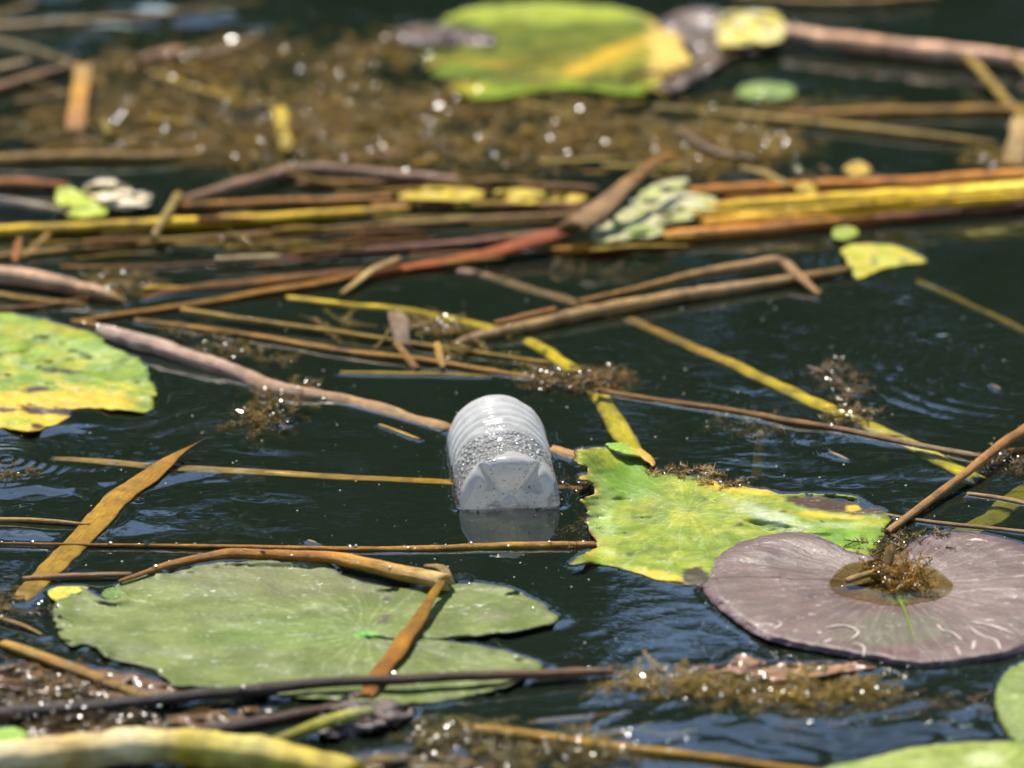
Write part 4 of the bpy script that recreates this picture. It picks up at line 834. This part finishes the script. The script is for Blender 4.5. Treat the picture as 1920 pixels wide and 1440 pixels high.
# ------------------------------------------------------------------ water weed
def weed(label, areas, sprigs, col, colB, zlo=-4, zhi=5, L=(10, 24), beads=0, body=None, name='water_weed', kind=None, cat='water weed', upright=0.07, gaps=-.9, group=None, leaf_mm=(3, 6), bead=(.6, 1.5), bead_z=(2, 8)):
    v, f, t = [], [], []
    tot = sum(a[2] * a[3] for a in areas)
    pts_b = []
    for (cx, cy, rx, ry) in areas:
        k = max(1, int(round(sprigs * rx * ry / tot)))
        for _ in range(k):
            a, r = random.uniform(0, 2 * math.pi), math.sqrt(random.random())
            px, py = cx + rx * r * math.cos(a), cy + ry * r * math.sin(a)
            g = W(px, py)
            if nz(g.x * 18, g.y * 18, cx) < gaps: continue
            p = W(px, py, random.uniform(zlo, zhi) * MM)
            d = Vector((random.gauss(0, 1), random.gauss(0, 1), random.gauss(0, upright))).normalized()
            ln = random.uniform(*L) * MM; cc = np.array(mixc(col, colB, random.random())) * random.uniform(.7, 1.25)
            n = max(3, int(ln / 0.0024)); bend = Vector((random.gauss(0, .25), random.gauss(0, .25), random.gauss(0, .08)))
            q = p.copy(); dd = d.copy(); o = dd.orthogonal().normalized(); prev = None
            for i in range(n):
                q = q + dd * (ln / n); dd = (dd + bend * (1.5 / n)).normalized()
                o = (o - dd * o.dot(dd)).normalized(); b2 = dd.cross(o)
                w0 = 0.00035
                b = len(v); v += [q + o * w0, q + b2 * w0, q - o * w0 * .7 - b2 * w0 * .7]; t += [cc * .8] * 3
                if prev is not None: f += [(prev, prev + 1, b + 1, b), (prev + 1, prev + 2, b + 2, b + 1), (prev + 2, prev, b, b + 2)]
                prev = b
                ll = random.uniform(*leaf_mm) * MM * (1.15 - .6 * i / n)
                for j in range(5):
                    th = 2 * math.pi * j / 5 + i * .6 + random.uniform(-.2, .2)
                    e = (o * math.cos(th) + b2 * math.sin(th) + dd * random.uniform(.3, .9)).normalized(); e.z *= .7
                    s = e.cross(Vector((random.gauss(0, .3), random.gauss(0, .3), 1))).normalized() * random.uniform(.0002, .00042)
                    b = len(v); v += [q - s, q + s, q + e * ll + Vector((0, 0, random.uniform(-.6, .4) * MM))]; t += [cc, cc, cc * 1.2]; f.append((b, b + 1, b + 2))
        for _ in range(int(1.35 * beads * rx * ry / tot)):
            a, r = random.uniform(0, 2 * math.pi), math.sqrt(random.random())
            pts_b.append(W(cx + rx * r * math.cos(a), cy + ry * r * math.sin(a), random.uniform(*bead_z) * MM))
    o = link(name, v, f, 'weed', None, t, smooth_=False); tag(o, label, cat, group, kind)
    if body:
        amp, off, frq = body; sdx = random.random() * 99
        for (cx, cy, rx, ry) in areas:
            bv, bf, bt = [], [], []; sx, sy = max(5, rx / 60), max(2, ry / 45)
            nx, ny = int(2.4 * rx / sx), int(2.4 * ry / sy)
            for j in range(ny + 1):
                for i in range(nx + 1):
                    px, py = cx - 1.2 * rx + i * sx, cy - 1.2 * ry + j * sy; g = W(px, py)
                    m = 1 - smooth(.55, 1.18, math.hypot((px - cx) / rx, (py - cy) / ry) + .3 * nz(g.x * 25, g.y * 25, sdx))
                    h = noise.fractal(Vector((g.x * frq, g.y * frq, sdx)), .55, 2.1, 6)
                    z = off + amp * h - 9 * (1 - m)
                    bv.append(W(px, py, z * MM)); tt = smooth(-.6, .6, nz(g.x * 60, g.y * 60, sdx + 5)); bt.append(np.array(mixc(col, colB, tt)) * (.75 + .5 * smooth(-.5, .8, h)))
            for j in range(ny):
                for i in range(nx):
                    a = j * (nx + 1) + i
                    if max(bv[a].z, bv[a + 1].z, bv[a + nx + 1].z) > -8 * MM: bf.append((a, a + nx + 1, a + nx + 2, a + 1))
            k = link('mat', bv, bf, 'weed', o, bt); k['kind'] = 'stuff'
    if pts_b: make_glint_beads(pts_b, o, *bead, .16)
    return o
OL, OLB = C(122, 98, 24), C(154, 122, 56); BR, BRB = C(128, 104, 34), C(172, 142, 76)
weed('broad olive brown mat of rotting water weed across the far left', [(470,170,290,95),(330,240,330,50)], 2000, OL, OLB, zlo=-6, zhi=4, L=(14, 50), gaps=.12, leaf_mm=(4, 9), beads=105, body=(8, -3.2, 38), kind='stuff', bead=(1.0, 2.2), bead_z=(4, 11))
weed('olive brown weed mat with bright glints below the far green leaf', [(880,235,330,70),(720,290,330,34)], 2000, C(124, 100, 28), OLB, zlo=-6, zhi=4, L=(14, 50), gaps=.12, leaf_mm=(4, 9), beads=120, body=(8, -3.2, 38), kind='stuff', bead=(1.0, 2.2), bead_z=(4, 11))
weed('patch of brown weed with glints left of the far tan straw', [(1330,275,150,45)], 320, BR, BRB, L=(12, 40), leaf_mm=(4, 8), beads=45, body=(7, -2.6, 45), bead=(.8, 2.0))
weed('dull weed between the pink stalk and far orange stalk', [(1420,195,130,22),(1620,200,90,14)], 60, BR, OL, beads=14, body=(5, -3, 70))
weed('weed scrap along the right edge, far side', [(1860,295,70,16)], 40, BR, BRB, beads=12, body=(5, -1, 80))
weed('weed fringe on the left of the far green leaf', [(760,90,60,35)], 60, BR, BRB, beads=24, body=(6, -1, 80), bead=(.8, 2))
weed('weed scraps caught behind the orange stem of the bundle', [(1590,335,90,12)], 40, BR, C(150, 120, 96), beads=16, zhi=9)
weed('glinting weed tuft at the tip of the pink broken stalk', [(225,525,62,18)], 46, C(90, 74, 40), BRB, beads=24, body=(4, -.5, 110))
weed('sparse weed on the thin tan stalk at left of centre', [(470,455,90,9)], 30, OL, BRB, beads=8)
weed('brown feathery weed tuft under the thin straws at left', [(345,618,40,20),(440,655,80,18),(510,672,40,10)], 60, BR, C(140, 112, 60), beads=16, zlo=-7, zhi=3)
weed('feathery weed hanging on the long pinkish stalk', [(545,735,75,20),(500,775,50,20)], 60, BR, C(140, 108, 54), beads=26, zlo=-9, zhi=8, L=(12, 26))
weed('weed scraps beside the grey reed scrap', [(800,608,60,16)], 26, C(120, 92, 62), BRB, beads=20, body=(3.5, -1, 120))
weed('pale weed strands on the thin straws above the bottle', [(900,668,120,14),(660,610,70,10)], 26, OL, C(150, 126, 60), beads=8, L=(14, 30))
weed('oval glinting weed raft over the yellow sinking stalk', [(1075,708,95,20)], 90, C(110, 86, 30), C(140, 110, 60), beads=60, body=(3, .2, 120), L=(8, 18), bead=(.5, 1.3))
weed('small weed scraps in the shade of the rust red blade', [(1030,505,130,14)], 26, C(90, 70, 40), C(120, 96, 50), beads=8, zlo=-6, zhi=1)
weed('upright brown weed sprig over open water at right', [(1575,700,34,36),(1578,745,18,24)], 46, C(112, 88, 54), C(140, 116, 84), beads=26, zlo=-5, zhi=6, L=(8, 18))
weed('weed raft where the sprig meets the yellow stalk', [(1590,778,60,12)], 40, C(112, 94, 34), C(130, 106, 50), beads=16, L=(8, 16))
weed('feathery sunken weed left of the two bubbles', [(1400,800,60,16)], 34, C(130, 104, 50), C(120, 96, 40), beads=0, zlo=-9, zhi=-1)
weed('golden brown weed heap in the pool of the purple pad', [(1676,1064,52,20),(1704,1090,50,13)], 100, C(130, 100, 10), C(170, 130, 30), zlo=1, zhi=6, L=(6, 16), beads=60, body=None, upright=.35, bead=(.4, 1.0), bead_z=(3, 8))
weed('weed trailing behind the notch of the purple pad', [(1680,1022,90,16),(1740,1000,50,10)], 60, C(96, 78, 24), C(130, 104, 40), zlo=-3, zhi=5, L=(8, 18), beads=14)
weed('sandy weed caught on the top edge of the torn leaf', [(1290,888,70,10),(1370,905,40,7)], 44, C(130, 106, 60), C(170, 140, 92), zlo=0, zhi=4, L=(5, 12), beads=30, bead=(.3, .8))
weed('weed scraps at the ragged edge of the torn leaf above the straw end', [(1090,1000,30,26)], 18, C(90, 66, 44), C(120, 96, 50), zlo=-4, zhi=2, L=(5, 14), beads=5)
weed('weed scraps between the bottle and the torn leaf', [(1076,908,26,14)], 12, C(90, 66, 44), C(120, 96, 50), zlo=-4, zhi=2, L=(5, 14), beads=4)
weed('weed wisps along the right edge by the leaning straw', [(1890,870,50,16)], 30, C(96, 80, 40), C(140, 116, 80), zlo=-4, zhi=2, L=(8, 18), beads=12)
weed('small weed tuft at the left edge above the golden blade', [(15,888,34,10)], 16, C(110, 92, 40), BRB, zlo=-5, zhi=1, beads=4)
weed('glinting sandy weed raft in front of the purple pad', [(1270,1275,130,18),(1480,1290,180,26)], 360, C(126, 106, 36), C(170, 142, 80), zlo=-3, zhi=4, beads=90, body=(5, -1.2, 60), L=(8, 24), bead=(.5, 1.4))
weed('sunken weed scraps in the blue ripples, lower right', [(1700,1330,150,30),(1500,1345,120,20)], 50, C(100, 76, 50), C(140, 110, 80), zlo=-8, zhi=2, beads=16)
weed('mossy brown weed bank along the bottom centre', [(800,1365,110,28),(960,1400,190,40),(1180,1395,110,36)], 620, C(96, 84, 28), C(136, 116, 66), zlo=-4, zhi=5, beads=150, body=(7, -3, 50), L=(10, 30), gaps=.0, bead=(.6, 1.6))
weed('dark brown weed bank with glints at the lower left edge', [(60,1300,130,40),(200,1340,170,26),(20,1130,60,30)], 560, C(74, 60, 22), C(112, 90, 40), zlo=-4, zhi=4, beads=150, body=(6, -2.6, 50), L=(10, 30), gaps=-.05, bead=(.6, 1.5))
st('woody golden sprig standing in the weed heap of the purple pad', [(1660,1075,10,2),(1664,1050,18,8),(1672,1018,14,16)], [C(120,84,20), C(150,110,20)], name='weed_sprig', cat='water weed', flat=.5, meniscus=False, ends=('cut','point'), lump=.3)
st('second golden sprig leaning right in the weed heap', [(1672,1072,10,2),(1690,1050,16,6),(1700,1030,10,10)], [C(130,92,20), C(160,116,30)], name='weed_sprig', cat='water weed', flat=.5, meniscus=False, ends=('cut','point'), lump=.3)
st('tan straw piece lying in the pool of the purple pad', [(1588,1088,12,3),(1612,1080,14,4),(1640,1072,12,4.5)], C(206,172,128), name='straw', mat='dry', meniscus=False)

# ------------------------------------------------------------------ bubbles on the water
def bubble(label, px, py, rpx):
    r = rpx / SC(py); c = W(px, py, 0); v, f = [], []; n = 20
    for i in range(7):
        ph = math.pi / 2 * (1 - i / 6); 
        for j in range(n): v.append((c.x + r * math.cos(ph) * math.cos(j * 2 * math.pi / n), c.y + r * math.cos(ph) * math.sin(j * 2 * math.pi / n), c.z + .62 * r * math.sin(ph)))
    for i in range(6):
        for j in range(n): a, b = i * n + j, i * n + (j + 1) % n; f.append((a, a + n, b + n, b))
    FOOT.append(('ring', np.array([[c.x, c.y]]), np.array([r])))
    return tag(link('air_bubble', v, f, 'puddle'), label, 'bubble', 'air bubbles on the water')
for lab, x, y, r in [('larger air bubble at the end of the sunken weed', 1446, 819, 15), ('smaller air bubble right of the larger one', 1516, 822, 11), ('air bubble touching the golden reed blade', 261, 940, 12),
    ('air bubble near the left edge below the yellow leaf', 48, 894, 9), ('air bubble alone on open water at right', 1676, 708, 9), ('air bubble below the tip of the hanging weed', 541, 792, 15), ('air bubble beside the kinked stick, far right water', 1700, 562, 15),
    ('flat air bubble at the edge of the big pale pad', 868, 1089, 22)]:
    bubble(lab, x, y, r)

# ------------------------------------------------------------------ dust afloat
def specks():
    v, f, t = [], [], []
    for _ in range(800):
        px, py = random.uniform(0, 1920), random.uniform(560, 1260); p = W(px, py, .25 * MM); s = random.choice((.2, .2, .25, .3, .35, .7)) * MM; b = len(v)
        for k in range(5): a = 2 * math.pi * k / 5; v.append(p + Vector((s * math.cos(a) * random.uniform(.5, 1.3), s * math.sin(a), 0)))
        v.append(p + Vector((0, 0, s * .6))); f += [(b + k, b + (k + 1) % 5, b + 5) for k in range(5)]; t += [C(190, 186, 170)] * 6
    tag(link('floating_specks', v, f, 'weed', None, t), 'pale dust specks scattered on the dark water', 'specks', kind='stuff')
specks()

# ------------------------------------------------------------------ water: a closed body whose top carries ripples and clings to what floats
def build_water():
    h = 0.002
    x0, x1 = -0.47, 0.47; y0, y1 = W(960, 1440).y - .05, W(960, 0).y + .08
    xs = np.arange(x0, x1, h); ys = np.arange(y0, y1, h); X, Y = np.meshgrid(xs, ys)
    inside = np.zeros(X.shape, bool); Dm = np.full(X.shape, 1e3)
    def idx(v, o): return int((v - o) / h)
    pad = 4
    for e in FOOT:
        if e[0] == 'poly':
            P = e[1]; a0, a1 = idx(P[:, 0].min(), x0) - pad, idx(P[:, 0].max(), x0) + pad; b0, b1 = idx(P[:, 1].min(), y0) - pad, idx(P[:, 1].max(), y0) + pad
            a0, b0 = max(a0, 0), max(b0, 0); a1, b1 = min(a1, len(xs)), min(b1, len(ys))
            if a1 > a0 and b1 > b0: inside[b0:b1, a0:a1] |= pip(P, X[b0:b1, a0:a1], Y[b0:b1, a0:a1])
        else:
            for (cx, cy_), r in zip(e[1], e[2]):
                k = int(r / h) + 2; i, j = idx(cx, x0), idx(cy_, y0)
                b0, b1, a0, a1 = max(j - k, 0), min(j + k + 1, len(ys)), max(i - k, 0), min(i + k + 1, len(xs))
                if a1 > a0 and b1 > b0: 
                    dd = np.hypot(X[b0:b1, a0:a1] - cx, Y[b0:b1, a0:a1] - cy_) - r
                    Dm[b0:b1, a0:a1] = np.minimum(Dm[b0:b1, a0:a1], np.maximum(dd, 0))
    def chamfer(Z, n):
        for _ in range(n):
            for ax in (0, 1):
                Z = np.minimum(Z, np.roll(Z, 1, ax) + h); Z = np.minimum(Z, np.roll(Z, -1, ax) + h)
            for s in ((1, 1), (1, -1), (-1, 1), (-1, -1)): Z = np.minimum(Z, np.roll(Z, s, (0, 1)) + h * 1.414)
        return Z
    dl = chamfer(np.minimum(Dm, 1e3), 9)                          # distance to stalks
    dp = chamfer(np.where(inside, 0.0, 1e3), 9)                   # distance to leaves, outside
    di = chamfer(np.where(inside, 1e3, 0.0), 6)                   # depth under leaves
    # ripples
    amp = np.zeros(X.shape)
    def zone(px, py, rx, ry, a):
        c = W(px, py); sx = rx / SC(py); sy = W(px, py - ry).y - c.y
        amp[...] = np.maximum(amp, a * np.exp(-(((X - c.x) / sx) ** 2 + ((Y - c.y) / sy) ** 2)))
    amp += 0.02
    zone(1620, 1370, 320, 70, 1.8); zone(1180, 1250, 260, 100, .06); zone(150, 900, 300, 110, .42); zone(1780, 700, 330, 170, .2); zone(1750, 920, 200, 70, .3); zone(1650, 450, 400, 60, .15); zone(300, 1010, 240, 60, .2)
    zone(960, 60, 1400, 90, .35); zone(960, 990, 130, 70, 0.0)
    c = W(957, 985); amp *= 1 - .92 * np.exp(-(((X - c.x) / .05) ** 2 + ((Y - c.y) / .09) ** 2))
    R = np.random.default_rng(11); Z = np.zeros(X.shape)
    wx = X + .006 * np.sin(Y * 60 + 1) + .004 * np.sin(X * 90 + 2); wy = Y + .006 * np.sin(X * 45) + .004 * np.sin(Y * 70)
    for k in range(46):
        lam = R.uniform(.011, .034) ; th = R.normal(1.75, .45); s = 0.02 * (lam / .02) ** -.15
        A = s * lam / (2 * math.pi); ph = R.uniform(0, 6.28)
        Z += A * np.sin((wx * math.cos(th) + wy * math.sin(th)) * 2 * math.pi / lam + ph)
    for k in range(14):
        lam = R.uniform(.08, .2); th = R.uniform(0, 6.28); Z += .008 * lam / 6.28 * np.sin((X * math.cos(th) + Y * math.sin(th)) * 6.283 / lam + R.uniform(0, 6.28))
    Z *= amp
    big = np.zeros(X.shape)                                     # slow swells that carry soft patches of sky
    for k in range(16):
        lam = R.uniform(.03, .09); th = R.normal(1.6, .5); big += .035 * lam / 6.283 * np.sin((wx * math.cos(th) + wy * math.sin(th)) * 6.283 / lam + R.uniform(0, 6.28))
    bm = np.zeros(X.shape)
    for px, py, rx, ry, a in ((120, 900, 330, 120, .6), (1780, 800, 260, 200, .3), (1600, 1370, 340, 80, .8), (1700, 470, 300, 60, .35), (400, 30, 600, 60, .6)):
        c = W(px, py); bm = np.maximum(bm, a * np.exp(-(((X - c.x) * SC(py) / rx) ** 2 + ((Y - c.y) / (W(px, py - ry).y - c.y)) ** 2)))
    Z += big * bm
    for (px, py, r0, r1, lam, sl) in ((10, 862, 0, 150, 24, .2), (1478, 790, 40, 170, 17, .05), (1515, 822, 10, 70, 13, .05), (1900, 690, 20, 330, 40, .07), (1640, 490, 70, 160, 30, .05), (1575, 700, 30, 100, 16, .05)):
        c = W(px, py); s = SC(py); r = np.hypot(X - c.x, Y - c.y); l = lam / s
        env = np.exp(-((r - (r0 + r1) / 2 / s) / ((r1 - r0) / 2.2 / s)) ** 2)
        Z += sl * l / 6.283 * np.sin(r * 6.283 / l + 1.0) * env
    Z *= np.clip(np.minimum(dl, dp) / .01, .25, 1)
    Z += 0.00055 * np.exp(-dl / .0021) + 0.0010 * np.exp(-dp / .003) * (~inside)
    Z = np.where(inside, -0.0022 * np.clip(di / .008, 0, 1), Z)
    # fade to calm at the rim of the fine area, then run on as a coarse sheet
    fx = np.clip(np.minimum(X - x0, x1 - X) / .03, 0, 1); fy = np.clip(np.minimum(Y - y0, y1 - Y) / .03, 0, 1); Z *= fx * fy
    ex = np.array([.05, .2, .6, 1.5, 4, 9, 20]); XS = np.r_[x0 - ex[::-1], xs, xs[-1] + ex]; YS = np.r_[y0 - np.array([.05, .2, .6, 1.5, 4])[::-1], ys, ys[-1] + np.array([.05, .2, .6, 1.5, 4, 8])]
    nx, ny = len(XS), len(YS); ZZ = np.zeros((ny, nx)); ZZ[5:5 + len(ys), 7:7 + len(xs)] = Z
    GX, GY = np.meshgrid(XS, YS); V = np.stack([GX, GY, ZZ], -1).reshape(-1, 3)
    i = np.arange(nx - 1); j = np.arange(ny - 1); I, J = np.meshgrid(i, j); a = (J * nx + I).ravel()
    F = np.stack([a, a + 1, a + nx + 1, a + nx], 1)
    # sides and floor
    per = np.r_[np.arange(nx), np.arange(1, ny) * nx + nx - 1, (ny - 1) * nx + np.arange(nx - 2, -1, -1), np.arange(ny - 2, 0, -1) * nx]
    low = V[per].copy(); low[:, 2] = -0.6; b0 = len(V); V = np.vstack([V, low]); m = len(per)
    k = np.arange(m); S = np.stack([per[k], b0 + k, b0 + (k + 1) % m, per[(k + 1) % m]], 1)
    F = np.vstack([F, S])
    me = bpy.data.meshes.new('water'); me.vertices.add(len(V)); me.vertices.foreach_set('co', V.astype(np.float32).ravel())
    nl = len(F) * 4 + m; me.loops.add(nl); me.loops.foreach_set('vertex_index', np.r_[F.ravel(), (b0 + np.arange(m))[::-1]].astype(np.int32))
    me.polygons.add(len(F) + 1); me.polygons.foreach_set('loop_start', np.r_[np.arange(len(F)) * 4, len(F) * 4].astype(np.int32))
    me.update(calc_edges=True); me.validate()
    sm = np.zeros(len(me.polygons), bool); sm[:len(F) - m] = True; me.polygons.foreach_set('use_smooth', sm)
    me.materials.append(M['water']); o = bpy.data.objects.new('water', me); COL.objects.link(o); tag(o, kind='structure')
build_water()
